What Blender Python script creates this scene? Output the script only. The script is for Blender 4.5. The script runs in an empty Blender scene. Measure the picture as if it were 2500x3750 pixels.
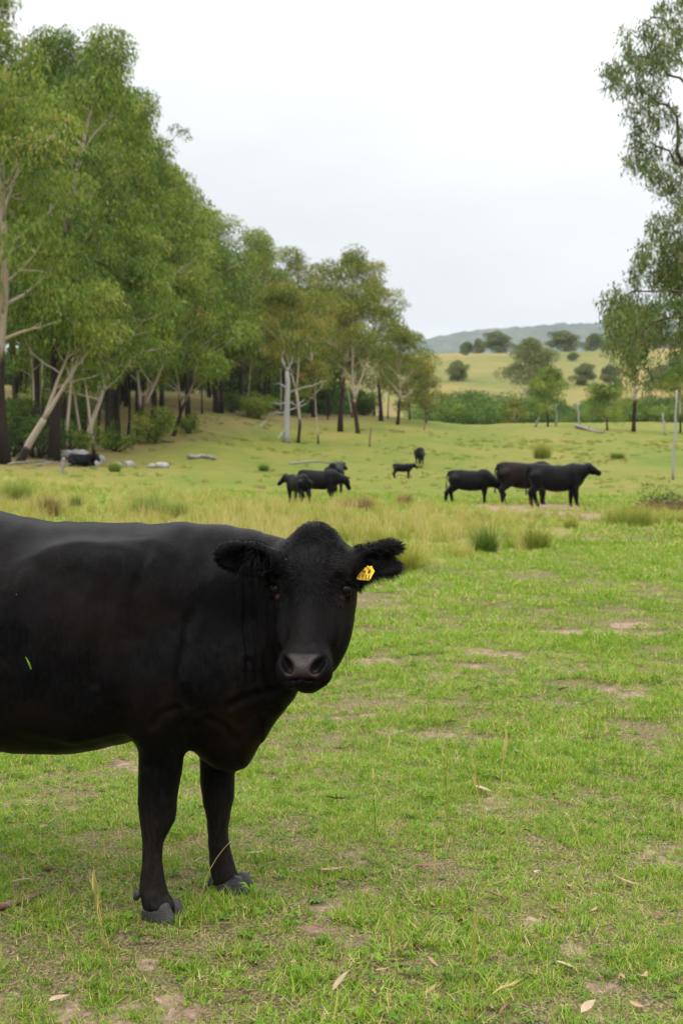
import bpy, math
import numpy as np
from mathutils import Vector, Matrix

scene = bpy.context.scene
COL = scene.collection
R = math.radians

# ------------------------------------------------------------------ camera
CAM_H, F_PX, PITCH = 1.55, 5208.0, math.atan(225 / 5208.0)
cam_data = bpy.data.cameras.new('camera')
cam_data.sensor_fit = 'HORIZONTAL'
cam_data.sensor_width = 24.0
cam_data.lens = 50.0
cam_data.clip_start = 0.05
cam_data.clip_end = 12000
cam_data.dof.use_dof = True
cam_data.dof.focus_distance = 4.6
cam_data.dof.aperture_fstop = 6.3
cam = bpy.data.objects.new('camera', cam_data)
cam.location = (0, 0, CAM_H)
cam.rotation_euler = (R(90) - PITCH, 0, 0)
COL.objects.link(cam)
scene.camera = cam

# ------------------------------------------------------------------ sky and sun
SUN_EL, SUN_ROT = R(62), R(200)
world = bpy.data.worlds.new('World')
scene.world = world
world.use_nodes = True
wt = world.node_tree
wt.nodes.clear()
def WN(t, **k):
    n = wt.nodes.new(t)
    for a, v in k.items():
        setattr(n, a, v)
    return n
w_out = WN('ShaderNodeOutputWorld')
w_bg = WN('ShaderNodeBackground')
w_bg.inputs['Strength'].default_value = 0.1
w_sky = WN('ShaderNodeTexSky', sky_type='NISHITA')
w_sky.sun_disc = False
w_sky.sun_elevation = SUN_EL
w_sky.sun_rotation = SUN_ROT
w_tc = WN('ShaderNodeTexCoord')
w_sep = WN('ShaderNodeSeparateXYZ')
wt.links.new(w_tc.outputs['Generated'], w_sep.inputs[0])
# an overcast sky: palest low down, brighter towards the zenith, soft grey cloud folds
w_up = WN('ShaderNodeMapRange', interpolation_type='SMOOTHSTEP')
w_up.inputs['From Min'].default_value = 0.05
w_up.inputs['From Max'].default_value = 1.0
w_up.inputs['To Min'].default_value = 6.1
w_up.inputs['To Max'].default_value = 27.0
wt.links.new(w_sep.outputs['Z'], w_up.inputs['Value'])
w_map = WN('ShaderNodeMapping')
w_map.inputs['Scale'].default_value = (1.0, 1.0, 3.6)
w_map.inputs['Location'].default_value = (0.25, 0.3, 0.63)
wt.links.new(w_tc.outputs['Generated'], w_map.inputs['Vector'])
w_noise = WN('ShaderNodeTexNoise')
w_noise.inputs['Scale'].default_value = 2.1
w_noise.inputs['Detail'].default_value = 5.0
w_noise.inputs['Roughness'].default_value = 0.5
wt.links.new(w_map.outputs[0], w_noise.inputs['Vector'])
w_cl = WN('ShaderNodeMapRange')
w_cl.inputs['From Min'].default_value = 0.32
w_cl.inputs['From Max'].default_value = 0.62
w_cl.inputs['To Min'].default_value = 0.89
w_cl.inputs['To Max'].default_value = 1.08
wt.links.new(w_noise.outputs['Fac'], w_cl.inputs['Value'])
w_mul = WN('ShaderNodeMath', operation='MULTIPLY')
wt.links.new(w_up.outputs[0], w_mul.inputs[0])
wt.links.new(w_cl.outputs[0], w_mul.inputs[1])
w_tint = WN('ShaderNodeMix', data_type='RGBA', blend_type='MULTIPLY')
w_tint.inputs['Factor'].default_value = 1.0
w_tint.inputs['A'].default_value = (0.98, 0.988, 1.0, 1)
wt.links.new(w_mul.outputs[0], w_tint.inputs['B'])
w_mix = WN('ShaderNodeMix', data_type='RGBA')
w_mix.inputs['Factor'].default_value = 0.06
wt.links.new(w_tint.outputs['Result'], w_mix.inputs['A'])
wt.links.new(w_sky.outputs[0], w_mix.inputs['B'])
wt.links.new(w_mix.outputs['Result'], w_bg.inputs['Color'])
wt.links.new(w_bg.outputs[0], w_out.inputs['Surface'])

sun_data = bpy.data.lights.new('sun', 'SUN')
sun_data.energy = 1.3
sun_data.angle = R(28)
sun_data.color = (1.0, 0.97, 0.92)
sun = bpy.data.objects.new('sun', sun_data)
# the sky's sun_rotation turns clockwise from +Y seen from above
sd = Vector((math.sin(SUN_ROT) * math.cos(SUN_EL), math.cos(SUN_ROT) * math.cos(SUN_EL), math.sin(SUN_EL)))
sun.rotation_euler = sd.to_track_quat('Z', 'Y').to_euler()
sun.location = (0, 0, 60)
COL.objects.link(sun)

scene.view_settings.view_transform = 'Standard'
scene.view_settings.look = 'None'
scene.view_settings.exposure = 0.42
scene.view_settings.gamma = 1.0
scene.view_settings.use_curve_mapping = False
scene.render.engine = 'CYCLES'
cy = scene.cycles
cy.use_denoising = True
cy.max_bounces = 5
cy.diffuse_bounces = 3
cy.glossy_bounces = 2
cy.transmission_bounces = 3
cy.transparent_max_bounces = 4
cy.volume_bounces = 1
cy.caustics_reflective = False
cy.caustics_refractive = False

# ------------------------------------------------------------------ helpers
ST, CT = math.sin(PITCH), math.cos(PITCH)
def P(px, py, Y):
    """The point seen at photo pixel (px, py) that lies Y metres in front of the camera."""
    u = (px - 1250.0) / F_PX
    v = (1875.0 - py) / F_PX
    t = Y / (CT + v * ST)
    return np.array([t * u, Y, CAM_H + t * (-ST + v * CT)])

def sstep(a, b, x):
    t = np.clip((np.asarray(x, float) - a) / (b - a), 0, 1)
    return t * t * (3 - 2 * t)

def hash2(ix, iy, seed):
    n = (ix.astype(np.int64) * 374761393 + iy.astype(np.int64) * 668265263 + seed * 974634777) & 0x7fffffff
    n = ((n ^ (n >> 13)) * 1274126177) & 0x7fffffff
    return ((n ^ (n >> 16)) & 0xffff) / 65535.0

def vnoise(x, y, seed=0):
    x = np.asarray(x, float); y = np.asarray(y, float)
    ix = np.floor(x); iy = np.floor(y)
    fx = x - ix; fy = y - iy
    fx = fx * fx * (3 - 2 * fx); fy = fy * fy * (3 - 2 * fy)
    a = hash2(ix, iy, seed); b = hash2(ix + 1, iy, seed)
    c = hash2(ix, iy + 1, seed); d = hash2(ix + 1, iy + 1, seed)
    return (a * (1 - fx) + b * fx) * (1 - fy) + (c * (1 - fx) + d * fx) * fy

def fbm(x, y, seed=0, octv=4):
    s, a, t = 0, 0.5, 0
    for i in range(octv):
        s = s + a * vnoise(x * 2 ** i + 17.3 * i, y * 2 ** i - 9.1 * i, seed + i)
        t += a; a *= 0.5
    return s / t

def nrm(v):
    v = np.asarray(v, float)
    return v / (np.linalg.norm(v, axis=-1, keepdims=True) + 1e-12)

def tag(o, label=None, cat=None, group=None, kind=None):
    if label: o['label'] = label
    if cat: o['category'] = cat
    if group: o['group'] = group
    if kind: o['kind'] = kind
    return o

def mesh_np(name, V, quads=None, tris=None, mats=(), smooth=False, attrs=None, cattrs=None, uv=None, mat_idx=None):
    V = np.asarray(V, np.float32).reshape(-1, 3)
    q = np.zeros((0, 4), np.int32) if quads is None or len(quads) == 0 else np.asarray(quads, np.int32)
    t = np.zeros((0, 3), np.int32) if tris is None or len(tris) == 0 else np.asarray(tris, np.int32)
    me = bpy.data.meshes.new(name)
    me.vertices.add(len(V))
    me.vertices.foreach_set('co', V.ravel())
    loops = np.concatenate([q.ravel(), t.ravel()]).astype(np.int32)
    me.loops.add(len(loops))
    me.loops.foreach_set('vertex_index', loops)
    npoly = len(q) + len(t)
    me.polygons.add(npoly)
    starts = np.concatenate([np.arange(len(q)) * 4, len(q) * 4 + np.arange(len(t)) * 3]).astype(np.int32)
    me.polygons.foreach_set('loop_start', starts)
    if mat_idx is not None:
        me.polygons.foreach_set('material_index', np.asarray(mat_idx, np.int32))
    me.polygons.foreach_set('use_smooth', np.full(npoly, bool(smooth)))
    for m in (mats if isinstance(mats, (list, tuple)) else [mats]):
        me.materials.append(m)
    for k, a in (attrs or {}).items():
        at = me.attributes.new(k, 'FLOAT', 'POINT')
        at.data.foreach_set('value', np.asarray(a, np.float32))
    me.update(calc_edges=True)
    return me

def obj(name, me, parent=None, loc=None):
    o = bpy.data.objects.new(name, me)
    if loc is not None: o.location = loc
    if parent is not None: o.parent = parent
    COL.objects.link(o)
    return o

def empty(name, loc, rz=0.0):
    o = bpy.data.objects.new(name, None)
    o.empty_display_size = 0.2
    o.location = loc
    o.rotation_euler = (0, 0, rz)
    COL.objects.link(o)
    return o

class MB:
    """collects vertices, quads, triangles and per-vertex values for one mesh"""
    def __init__(s):
        s.V, s.Q, s.T, s.A, s.n = [], [], [], {}, 0
    def add(s, V, Q=None, T=None, **attrs):
        V = np.asarray(V, float).reshape(-1, 3)
        if Q is not None and len(Q): s.Q.append(np.asarray(Q) + s.n)
        if T is not None and len(T): s.T.append(np.asarray(T) + s.n)
        for k, a in attrs.items():
            a = np.broadcast_to(np.asarray(a, float), (len(V),))
            s.A.setdefault(k, []).append(a)
        s.V.append(V); s.n += len(V)
    def tube(s, pts, rad, sides=7, cap=True, **attrs):
        pts = np.asarray(pts, float); rad = np.broadcast_to(np.asarray(rad, float), (len(pts),))
        n = len(pts)
        tang = nrm(np.gradient(pts, axis=0))
        ref = np.array([1.0, 0.13, 0.0]) if abs(tang[:, 2]).mean() > 0.6 else np.array([0.0, 0.1, 1.0])
        a = nrm(np.cross(tang, ref)); b = np.cross(tang, a)
        th = np.arange(sides) * 2 * math.pi / sides
        ring = pts[:, None, :] + rad[:, None, None] * (np.cos(th)[None, :, None] * a[:, None, :] + np.sin(th)[None, :, None] * b[:, None, :])
        V = ring.reshape(-1, 3)
        i = np.arange(n - 1)[:, None] * sides; j = np.arange(sides)[None, :]; j2 = (j + 1) % sides
        Q = np.stack([i + j, i + j2, i + sides + j2, i + sides + j], -1).reshape(-1, 4)
        T = None
        if cap:
            V = np.vstack([V, pts[0], pts[-1]])
            c0, c1 = n * sides, n * sides + 1
            jj = np.arange(sides); jj2 = (jj + 1) % sides
            T = np.vstack([np.stack([jj2, jj, np.full(sides, c0)], -1),
                           np.stack([(n - 1) * sides + jj, (n - 1) * sides + jj2, np.full(sides, c1)], -1)])
        at = {}
        for k, v in attrs.items():
            v = np.broadcast_to(np.asarray(v, float), (n,))
            vv = np.repeat(v, sides)
            at[k] = np.concatenate([vv, v[[0, -1]]]) if cap else vv
        s.add(V, Q, T, **at)
    def mesh(s, name, mats, smooth=True):
        V = np.vstack(s.V)
        return mesh_np(name, V, np.vstack(s.Q) if s.Q else None, np.vstack(s.T) if s.T else None, mats, smooth,
                       {k: np.concatenate(a) for k, a in s.A.items()})

# ------------------------------------------------------------------ materials
def new_mat(name):
    m = bpy.data.materials.new(name)
    m.use_nodes = True
    nt = m.node_tree
    nt.nodes.clear()
    out = nt.nodes.new('ShaderNodeOutputMaterial')
    return m, nt, out
def N(nt, t, ins=None, **k):
    n = nt.nodes.new(t)
    for a, v in k.items(): setattr(n, a, v)
    for a, v in (ins or {}).items():
        if isinstance(v, bpy.types.NodeSocket): nt.links.new(v, n.inputs[a])
        else: n.inputs[a].default_value = v
    return n
def ramp(nt, fac, stops, interp='LINEAR'):
    n = nt.nodes.new('ShaderNodeValToRGB')
    n.color_ramp.interpolation = interp
    el = n.color_ramp.elements
    while len(el) < len(stops): el.new(0.5)
    for e, (p, c) in zip(el, stops):
        e.position = p
        e.color = (c[0], c[1], c[2], 1) if len(c) == 3 else c
    nt.links.new(fac, n.inputs[0])
    return n.outputs[0]
def mixc(nt, fac, a, b, blend='MIX'):
    n = nt.nodes.new('ShaderNodeMix'); n.data_type = 'RGBA'; n.blend_type = blend
    for k, v in (('Factor', fac), ('A', a), ('B', b)):
        if isinstance(v, bpy.types.NodeSocket): nt.links.new(v, n.inputs[k])
        else: n.inputs[k].default_value = v if k == 'Factor' else (v[0], v[1], v[2], 1)
    return n.outputs['Result']
def math_n(nt, op, a, b=0.0, clamp=False):
    n = nt.nodes.new('ShaderNodeMath'); n.operation = op; n.use_clamp = clamp
    for i, v in ((0, a), (1, b)):
        if isinstance(v, bpy.types.NodeSocket): nt.links.new(v, n.inputs[i])
        else: n.inputs[i].default_value = v
    return n.outputs[0]
def noise_n(nt, vec, scale, detail=4.0, rough=0.55):
    n = N(nt, 'ShaderNodeTexNoise', {'Scale': scale, 'Detail': detail, 'Roughness': rough})
    if vec is not None: nt.links.new(vec, n.inputs['Vector'])
    return n.outputs['Fac']
def maprange(nt, v, a, b, c, d):
    n = N(nt, 'ShaderNodeMapRange', {'From Min': a, 'From Max': b, 'To Min': c, 'To Max': d})
    nt.links.new(v, n.inputs['Value'])
    return n.outputs[0]

def leafy(name, stops, trans=0.3, rough=0.55, wscale=0.35, hue_amt=0.35, spec=0.25):
    """foliage or grass blade: colour from the 'tint' value of each leaf, nudged per object and by world-space noise"""
    m, nt, out = new_mat(name)
    at = N(nt, 'ShaderNodeAttribute', attribute_name='tint').outputs['Fac']
    oi = N(nt, 'ShaderNodeObjectInfo').outputs['Random']
    geo = N(nt, 'ShaderNodeNewGeometry').outputs['Position']
    ns = noise_n(nt, geo, wscale, 3.0)
    f = math_n(nt, 'ADD', at, math_n(nt, 'MULTIPLY', math_n(nt, 'SUBTRACT', oi, 0.5), hue_amt * 0.5))
    f = math_n(nt, 'ADD', f, math_n(nt, 'MULTIPLY', math_n(nt, 'SUBTRACT', ns, 0.5), hue_amt * 1.6), True)
    col = ramp(nt, f, stops)
    bs = N(nt, 'ShaderNodeBsdfPrincipled', {'Base Color': col, 'Roughness': rough, 'Specular IOR Level': spec})
    tr = N(nt, 'ShaderNodeBsdfTranslucent', {'Color': mixc(nt, 1.0, col, (1.25, 1.25, 0.7), 'MULTIPLY')})
    mx = N(nt, 'ShaderNodeMixShader', {0: trans, 1: bs.outputs[0], 2: tr.outputs[0]})
    nt.links.new(mx.outputs[0], out.inputs['Surface'])
    return m

def simple(name, col, rough=0.7, col2=None, nscale=8.0, bump=0.0, bscale=40.0, spec=0.3, metallic=0.0, coat=0.0, stretch=None):
    m, nt, out = new_mat(name)
    tc = N(nt, 'ShaderNodeTexCoord').outputs['Object']
    if stretch:
        tc = N(nt, 'ShaderNodeMapping', {'Vector': tc, 'Scale': stretch}).outputs[0]
    c = (*col, 1) if col2 is None else mixc(nt, maprange(nt, noise_n(nt, tc, nscale, 5), 0.35, 0.65, 0, 1), col, col2)
    bs = N(nt, 'ShaderNodeBsdfPrincipled', {'Base Color': c, 'Roughness': rough, 'Specular IOR Level': spec, 'Metallic': metallic, 'Coat Weight': coat})
    if bump:
        b = N(nt, 'ShaderNodeBump', {'Strength': bump, 'Distance': 0.02, 'Height': noise_n(nt, tc, bscale, 6)})
        nt.links.new(b.outputs[0], bs.inputs['Normal'])
    nt.links.new(bs.outputs[0], out.inputs['Surface'])
    return m
# ------------------------------------------------------------------ the ground
TY = np.array([0, 14, 20, 30, 43, 60, 78, 95, 110, 125, 150, 175, 190, 215, 250, 300, 330, 450, 560, 620, 900, 1500, 7000], float)
TPX = np.array([-700, 0, 600, 1250, 1800, 2500, 3300], float)
TZ = np.array([
    [0, 0, .08, .15, .30, .70, 1.30, 2.0, 2.9, 4.0, 6.0, 7.6, 8.3, 9.6, 11, 13, 15, 24, 32, 34, 22, 20, 20],
    [0, 0, .03, .08, .14, .45, .90, 1.8, 3.0, 4.2, 6.8, 9.0, 10.0, 11.5, 12.5, 14, 16, 25, 36, 37, 22, 20, 20],
    [0, 0, 0, 0, .02, .22, .65, 1.5, 2.6, 3.7, 6.3, 8.6, 9.4, 10.5, 11, 12, 15, 26, 38.5, 39, 22, 20, 20],
    [0, 0, 0, -.05, -.10, -.05, .20, .70, 1.2, 2.0, 3.8, 5.5, 6.5, 6.2, 5.0, 7.0, 13, 28, 40, 40, 22, 20, 20],
    [0, 0, 0, -.06, -.13, -.10, .0, .45, 1.0, 1.7, 3.1, 4.4, 5.1, 4.6, 3.6, 7.0, 14, 29, 40.5, 40, 22, 20, 20],
    [0, 0, 0, -.04, -.10, -.05, .1, .6, 1.2, 1.9, 3.4, 4.7, 5.4, 5.2, 4.2, 8.0, 15, 30, 42.5, 42, 22, 20, 20],
    [0, 0, .05, .02, -.05, 0., .2, .7, 1.3, 2.0, 3.5, 4.8, 5.5, 5.5, 5.0, 9.0, 16, 31, 44, 43, 22, 20, 20]])
# smooth the table along the distance with finely sampled pchip-like easing
_yy = np.unique(np.concatenate([np.linspace(0, 300, 601), np.linspace(300, 7000, 1400)]))
_TS = []
for row in TZ:
    z = np.interp(_yy, TY, row)
    k = np.hanning(25); k /= k.sum()
    zp = np.convolve(np.pad(z, 12, mode='edge'), k, mode='valid')
    _TS.append(zp)
_TS = np.array(_TS)
def ground_z(x, y):
    x = np.asarray(x, float); y = np.asarray(y, float)
    yc = np.maximum(y, 0.0)
    px = np.clip(x / np.maximum(yc, 3.0) * F_PX + 1250, TPX[0], TPX[-1])
    zc = np.stack([np.interp(yc, _yy, r) for r in _TS], 0)
    k = np.clip(np.searchsorted(TPX, px) - 1, 0, len(TPX) - 2)
    f = (px - TPX[k]) / (TPX[k + 1] - TPX[k])
    f = f * f * (3 - 2 * f)
    z0 = np.take_along_axis(zc, k[None], 0)[0]; z1 = np.take_along_axis(zc, (k + 1)[None], 0)[0]
    z = z0 * (1 - f) + z1 * f
    r = np.hypot(x, y)
    amp = np.clip(r / 60, 0.12, 1.0)
    z = z + (fbm(x * 0.9, y * 0.9, 5, 3) - 0.5) * 0.07 * sstep(2.0, 9.0, r)
    z = z + (fbm(x * 0.13, y * 0.13, 9, 3) - 0.5) * 0.5 * amp * sstep(20, 70, r)
    return z
def gz(x, y):
    return float(ground_z(np.array([x]), np.array([y]))[0])
def on_ground(px, Y, dz=0.0):
    p = P(px, 1600, Y)
    return np.array([p[0], Y, gz(p[0], Y) + dz])
def ground_hit(px, py):
    """where the sight line through a photo pixel meets the ground"""
    lo, hi = 2.0, 400.0
    Y = np.linspace(2.0, 400.0, 4000)
    u = (px - 1250.0) / F_PX; v = (1875.0 - py) / F_PX
    t = Y / (CT + v * ST)
    z = CAM_H + t * (-ST + v * CT); x = t * u
    d = z - ground_z(x, Y)
    i = np.argmax(d < 0)
    if i == 0: i = len(Y) - 1
    f = d[i - 1] / (d[i - 1] - d[i] + 1e-12)
    y = Y[i - 1] + f * (Y[i] - Y[i - 1])
    x = x[i - 1] + f * (x[i] - x[i - 1])
    return np.array([x, y, gz(x, y)])

# bare, trampled soil: (px, py, half width px, half height px) in the photo, laid out on the ground
BARE_PX = [(2060, 2312, 190, 10), (2330, 2290, 120, 17), (1450, 2545, 45, 9), (1960, 2552, 35, 7), (2010, 2386, 36, 7),
           (1420, 2676, 80, 10), (2240, 3285, 42, 18), (1950, 3375, 50, 12), (1980, 2855, 34, 9), (1870, 2932, 40, 7),
           (1290, 3690, 90, 36), (2130, 3190, 70, 12), (2230, 3610, 100, 14), (1830, 3480, 45, 9), (160, 3700, 110, 22),
           (620, 3650, 80, 20), (950, 2850, 40, 9), (2380, 3250, 40, 10), (1680, 2470, 30, 7), (2160, 3720, 90, 18), (540, 3530, 50, 10), (2100, 3480, 50, 11), (1990, 2230, 40, 5)]
PATH_PX = [(1820, 1862, 110, 6), (1990, 1852, 190, 6), (1930, 1876, 90, 7), (2110, 1888, 75, 9), (1760, 1851, 60, 6), (2080, 1880, 40, 6)]
BARE = []
for (a, b, c, d) in BARE_PX + [(q[0], q[1], q[2] * 1.35, q[3] * 2.4) for q in PATH_PX]:
    p = ground_hit(a, b)
    p2 = ground_hit(a, b - d)
    BARE.append((p[0], p[1], max(1.08 * c / F_PX * p[1], 0.04), max(1.08 * abs(p2[1] - p[1]), 0.06)))
def bareness(x, y):
    """0 = closed turf, 1 = naked soil"""
    x = np.asarray(x, float); y = np.asarray(y, float)
    wob = (fbm(x * 6, y * 6, 31, 3) - 0.5)
    b = np.zeros_like(x)
    for (cx, cy, rx, ry) in BARE:
        d = np.sqrt(((x - cx) / rx) ** 2 + ((y - cy) / ry) ** 2)
        b = np.maximum(b, 1 - sstep(0.35, 1.05, d + wob * 1.3))
    n = fbm(x * 1.7, y * 1.3, 41, 4) + 0.35 * (fbm(x * 5.5, y * 5.5, 43, 3) - 0.5)
    b = np.maximum(b, sstep(0.60, 0.78, n) * 0.5 * (1 - sstep(18, 30, y)))
    return b

def tallness(x, y):
    """where the long dry grass stands (1) between the lawn and the cattle"""
    x = np.asarray(x, float); y = np.asarray(y, float)
    px = x / np.maximum(y, 1.0) * F_PX + 1250
    near = np.interp(px, [-600, 700, 1150, 1350, 1500, 1720, 1950, 2060, 2200, 2500, 3200], [15.5, 15.5, 15.6, 16.2, 17.0, 19.2, 21.5, 25.0, 29, 27.5, 27])
    far = np.interp(px, [-600, 0, 500, 1000, 1600, 1760, 2000, 2150, 2260, 2500, 3200], [66, 62, 50, 43, 40, 38, 36, 37, 39, 41, 42])
    wob = (fbm(x * 0.8, y * 0.5, 77, 3) - 0.5) * 5
    return sstep(0, 1.5, y - near + wob * 0.6) * (1 - sstep(-2, 3, y - far + wob))

def build_ground():
    # one polar sheet centred under the camera, out past the horizon
    ang_f = np.linspace(-0.36, 0.36, 420)
    ang_b = np.linspace(0.36, 2 * math.pi - 0.36, 130)[1:-1]
    ang = np.concatenate([ang_f, ang_b])
    rad = np.concatenate([np.array([0.15, 0.6, 1.2, 1.8, 2.4]), np.geomspace(2.9, 700, 560), np.geomspace(720, 8800, 40)])
    A, Rr = np.meshgrid(ang, rad)
    X = Rr * np.sin(A); Y = Rr * np.cos(A)
    Z = ground_z(X.ravel(), Y.ravel()).reshape(X.shape)
    b = bareness(X.ravel(), Y.ravel())
    Z = Z - (0.012 * b).reshape(X.shape)
    V = np.stack([X, Y, Z], -1).reshape(-1, 3)
    nr, na = X.shape
    i = np.arange(nr - 1)[:, None] * na; j = np.arange(na)[None]; j2 = (j + 1) % na
    Q = np.stack([i + j, i + na + j, i + na + j2, i + j2], -1).reshape(-1, 4)[:, ::-1]
    V = np.vstack([V, [0, 0, V[:na, 2].mean()]])
    jj = np.arange(na)
    T = np.stack([np.full(na, len(V) - 1), (jj + 1) % na, jj], -1)
    bare = np.concatenate([b, [0]])
    tall = np.concatenate([tallness(X.ravel(), Y.ravel()), [0]])
    px = X.ravel() / np.maximum(Y.ravel(), 1) * F_PX + 1250
    # litter under the wood on the left: brown leaf litter instead of turf
    edge = np.interp(Y.ravel(), [60, 78, 110, 150, 175, 200], [160, 380, 720, 1080, 1420, 1480])
    lit = sstep(60, 76, Y.ravel()) * (1 - sstep(-160, 140, px - edge)) * (Y.ravel() < 330)
    lit = np.concatenate([lit, [0]])
    far = np.concatenate([sstep(205, 300, Y.ravel()), [0]])
    return V, Q, T, dict(bare=bare, tall=tall, litter=lit, paddock=far)

def ground_material():
    m, nt, out = new_mat('turf_and_soil')
    pos = N(nt, 'ShaderNodeNewGeometry').outputs['Position']
    A = lambda n: N(nt, 'ShaderNodeAttribute', attribute_name=n).outputs['Fac']
    soil = ramp(nt, noise_n(nt, pos, 26, 6, 0.65), [(0.3, (0.09, 0.058, 0.038)), (0.5, (0.25, 0.165, 0.125)), (0.7, (0.37, 0.265, 0.205))])
    thatch = ramp(nt, noise_n(nt, N(nt, 'ShaderNodeMapping', {'Vector': pos, 'Scale': (1.0, .55, 1.0)}).outputs[0], 110, 5, 0.75), [(0.36, (0.03, 0.026, 0.011)), (0.5, (0.105, 0.088, 0.04)), (0.64, (0.30, 0.225, 0.125))])
    g1 = noise_n(nt, pos, 0.9, 5, 0.6)
    g2 = noise_n(nt, pos, 9.0, 5, 0.65)
    gm = math_n(nt, 'ADD', math_n(nt, 'MULTIPLY', g1, 0.6), math_n(nt, 'MULTIPLY', g2, 0.4))
    turf = ramp(nt, gm, [(0.34, (0.045, 0.075, 0.010)), (0.48, (0.09, 0.125, 0.018)), (0.58, (0.15, 0.145, 0.035)), (0.72, (0.24, 0.19, 0.085))])
    # coarse distance mottling of the far pasture
    g3 = noise_n(nt, N(nt, 'ShaderNodeMapping', {'Vector': pos, 'Scale': (0.10, 0.035, 0.1)}).outputs[0], 1.0, 6, 0.62)
    g4 = noise_n(nt, N(nt, 'ShaderNodeMapping', {'Vector': pos, 'Scale': (0.9, 0.30, 0.9)}).outputs[0], 1.0, 6, 0.7)
    past = ramp(nt, math_n(nt, 'ADD', math_n(nt, 'MULTIPLY', g3, 0.55), math_n(nt, 'MULTIPLY', g4, 0.45)),
                [(0.34, (0.072, 0.108, 0.014)), (0.45, (0.108, 0.135, 0.020)), (0.54, (0.148, 0.146, 0.028)), (0.68, (0.20, 0.158, 0.052))])
    sep = N(nt, 'ShaderNodeSeparateXYZ', {0: pos})
    dist = maprange(nt, sep.outputs['Y'], 22, 48, 0, 1)
    near = mixc(nt, maprange(nt, noise_n(nt, pos, 24, 5, .7), 0.50, 0.66, 0, .75), thatch, turf)
    base = mixc(nt, dist, near, past)
    dry = ramp(nt, noise_n(nt, pos, 3.0, 5, 0.65), [(0.3, (0.14, 0.145, 0.03)), (0.6, (0.24, 0.215, 0.06)), (0.8, (0.32, 0.26, 0.10))])
    base = mixc(nt, math_n(nt, 'MULTIPLY', A('tall'), 0.7), base, dry)
    pad = ramp(nt, noise_n(nt, N(nt, 'ShaderNodeMapping', {'Vector': pos, 'Scale': (0.018, 0.01, 0.01)}).outputs[0], 1.0, 7, 0.68),
               [(0.36, (0.075, 0.098, 0.026)), (0.48, (0.135, 0.132, 0.036)), (0.56, (0.178, 0.148, 0.046)), (0.66, (0.22, 0.162, 0.062))])
    base = mixc(nt, A('paddock'), base, pad)
    lit = ramp(nt, noise_n(nt, pos, 0.8, 6, 0.7), [(0.3, (0.08, 0.085, 0.022)), (0.48, (0.15, 0.12, 0.045)), (0.65, (0.22, 0.13, 0.07)), (0.8, (0.30, 0.21, 0.13))])
    base = mixc(nt, math_n(nt, 'MULTIPLY', A('litter'), 0.8), base, lit)
    nb = noise_n(nt, pos, 14, 4, 0.6)
    bf = maprange(nt, math_n(nt, 'ADD', A('bare'), math_n(nt, 'MULTIPLY', math_n(nt, 'SUBTRACT', nb, 0.5), 0.9)), 0.35, 0.6, 0, 1)
    base = mixc(nt, bf, base, soil)
    bs = N(nt, 'ShaderNodeBsdfPrincipled', {'Base Color': base, 'Roughness': 0.95, 'Specular IOR Level': 0.1})
    bm = N(nt, 'ShaderNodeBump', {'Strength': 0.6, 'Distance': 0.02, 'Height': noise_n(nt, pos, 45, 6, 0.7)})
    nt.links.new(bm.outputs[0], bs.inputs['Normal'])
    nt.links.new(bs.outputs[0], out.inputs['Surface'])
    return m

V, Q, T, at = build_ground()
ground = obj('ground', mesh_np('ground', V, Q, T, ground_material(), True, at))
tag(ground, 'grazed green pasture with bare soil patches rising to a dry hillside', 'ground', kind='structure')

# ------------------------------------------------------------------ the far wooded ridge
def build_ridge():
    xs = np.arange(-1500, 2300, 7.0)
    ts = np.concatenate([np.linspace(0, 1, 90), np.linspace(1.02, 1.3, 10)])
    X, Tt = np.meshgrid(xs, ts)
    Y = 1750 + 750 * Tt
    px = X / 2500.0 * F_PX + 1250
    crest_py = np.interp(px, [-1500, 300, 1200, 1540, 1650, 1800, 1950, 2100, 2250, 2500, 3500, 5500], [1290, 1300, 1290, 1258, 1232, 1214, 1204, 1197, 1192, 1186, 1195, 1260])
    crest = 1.5 + (1650 - crest_py) / F_PX * 2500
    prof = np.where(Tt <= 1, Tt ** 1.15, 1 - (Tt - 1) * 0.5)
    Z = 10 + (crest - 10) * prof
    Z = Z + (fbm(X * 0.004, Y * 0.004, 3, 4) - 0.5) * 50 * np.clip(Tt, 0, 1) * (1 - np.clip(Tt, 0, 1)) * 3
    # tree canopy relief
    Z = Z + 6 * fbm(X * 0.06, Y * 0.06, 8, 3) + 7 * np.abs(vnoise(X * 0.13, Y * 0.13, 12) - 0.5)
    V = np.stack([X, Y, Z], -1).reshape(-1, 3)
    nr, na = X.shape
    i = np.arange(nr - 1)[:, None] * na; j = np.arange(na - 1)[None]
    Q = np.stack([i + j, i + j + 1, i + na + j + 1, i + na + j], -1).reshape(-1, 4)
    V = (V - [0, 0, CAM_H]) * 2.2 + [0, 0, CAM_H]
    V[:na, 2] = 5
    return V, Q
m, nt, out = new_mat('ridge_forest')
pos = N(nt, 'ShaderNodeNewGeometry').outputs['Position']
c = ramp(nt, noise_n(nt, pos, 0.016, 6, 0.7), [(0.35, (0.012, 0.02, 0.012)), (0.5, (0.03, 0.042, 0.02)), (0.65, (0.075, 0.085, 0.04))])
bs = N(nt, 'ShaderNodeBsdfPrincipled', {'Base Color': c, 'Roughness': 1.0, 'Specular IOR Level': 0.0})
nt.links.new(bs.outputs[0], out.inputs['Surface'])
V, Q = build_ridge()
tag(obj('distant_ridge', mesh_np('distant_ridge', V, Q, None, m, True)), 'hazy blue wooded ridge on the horizon', 'hill', kind='structure')
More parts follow.
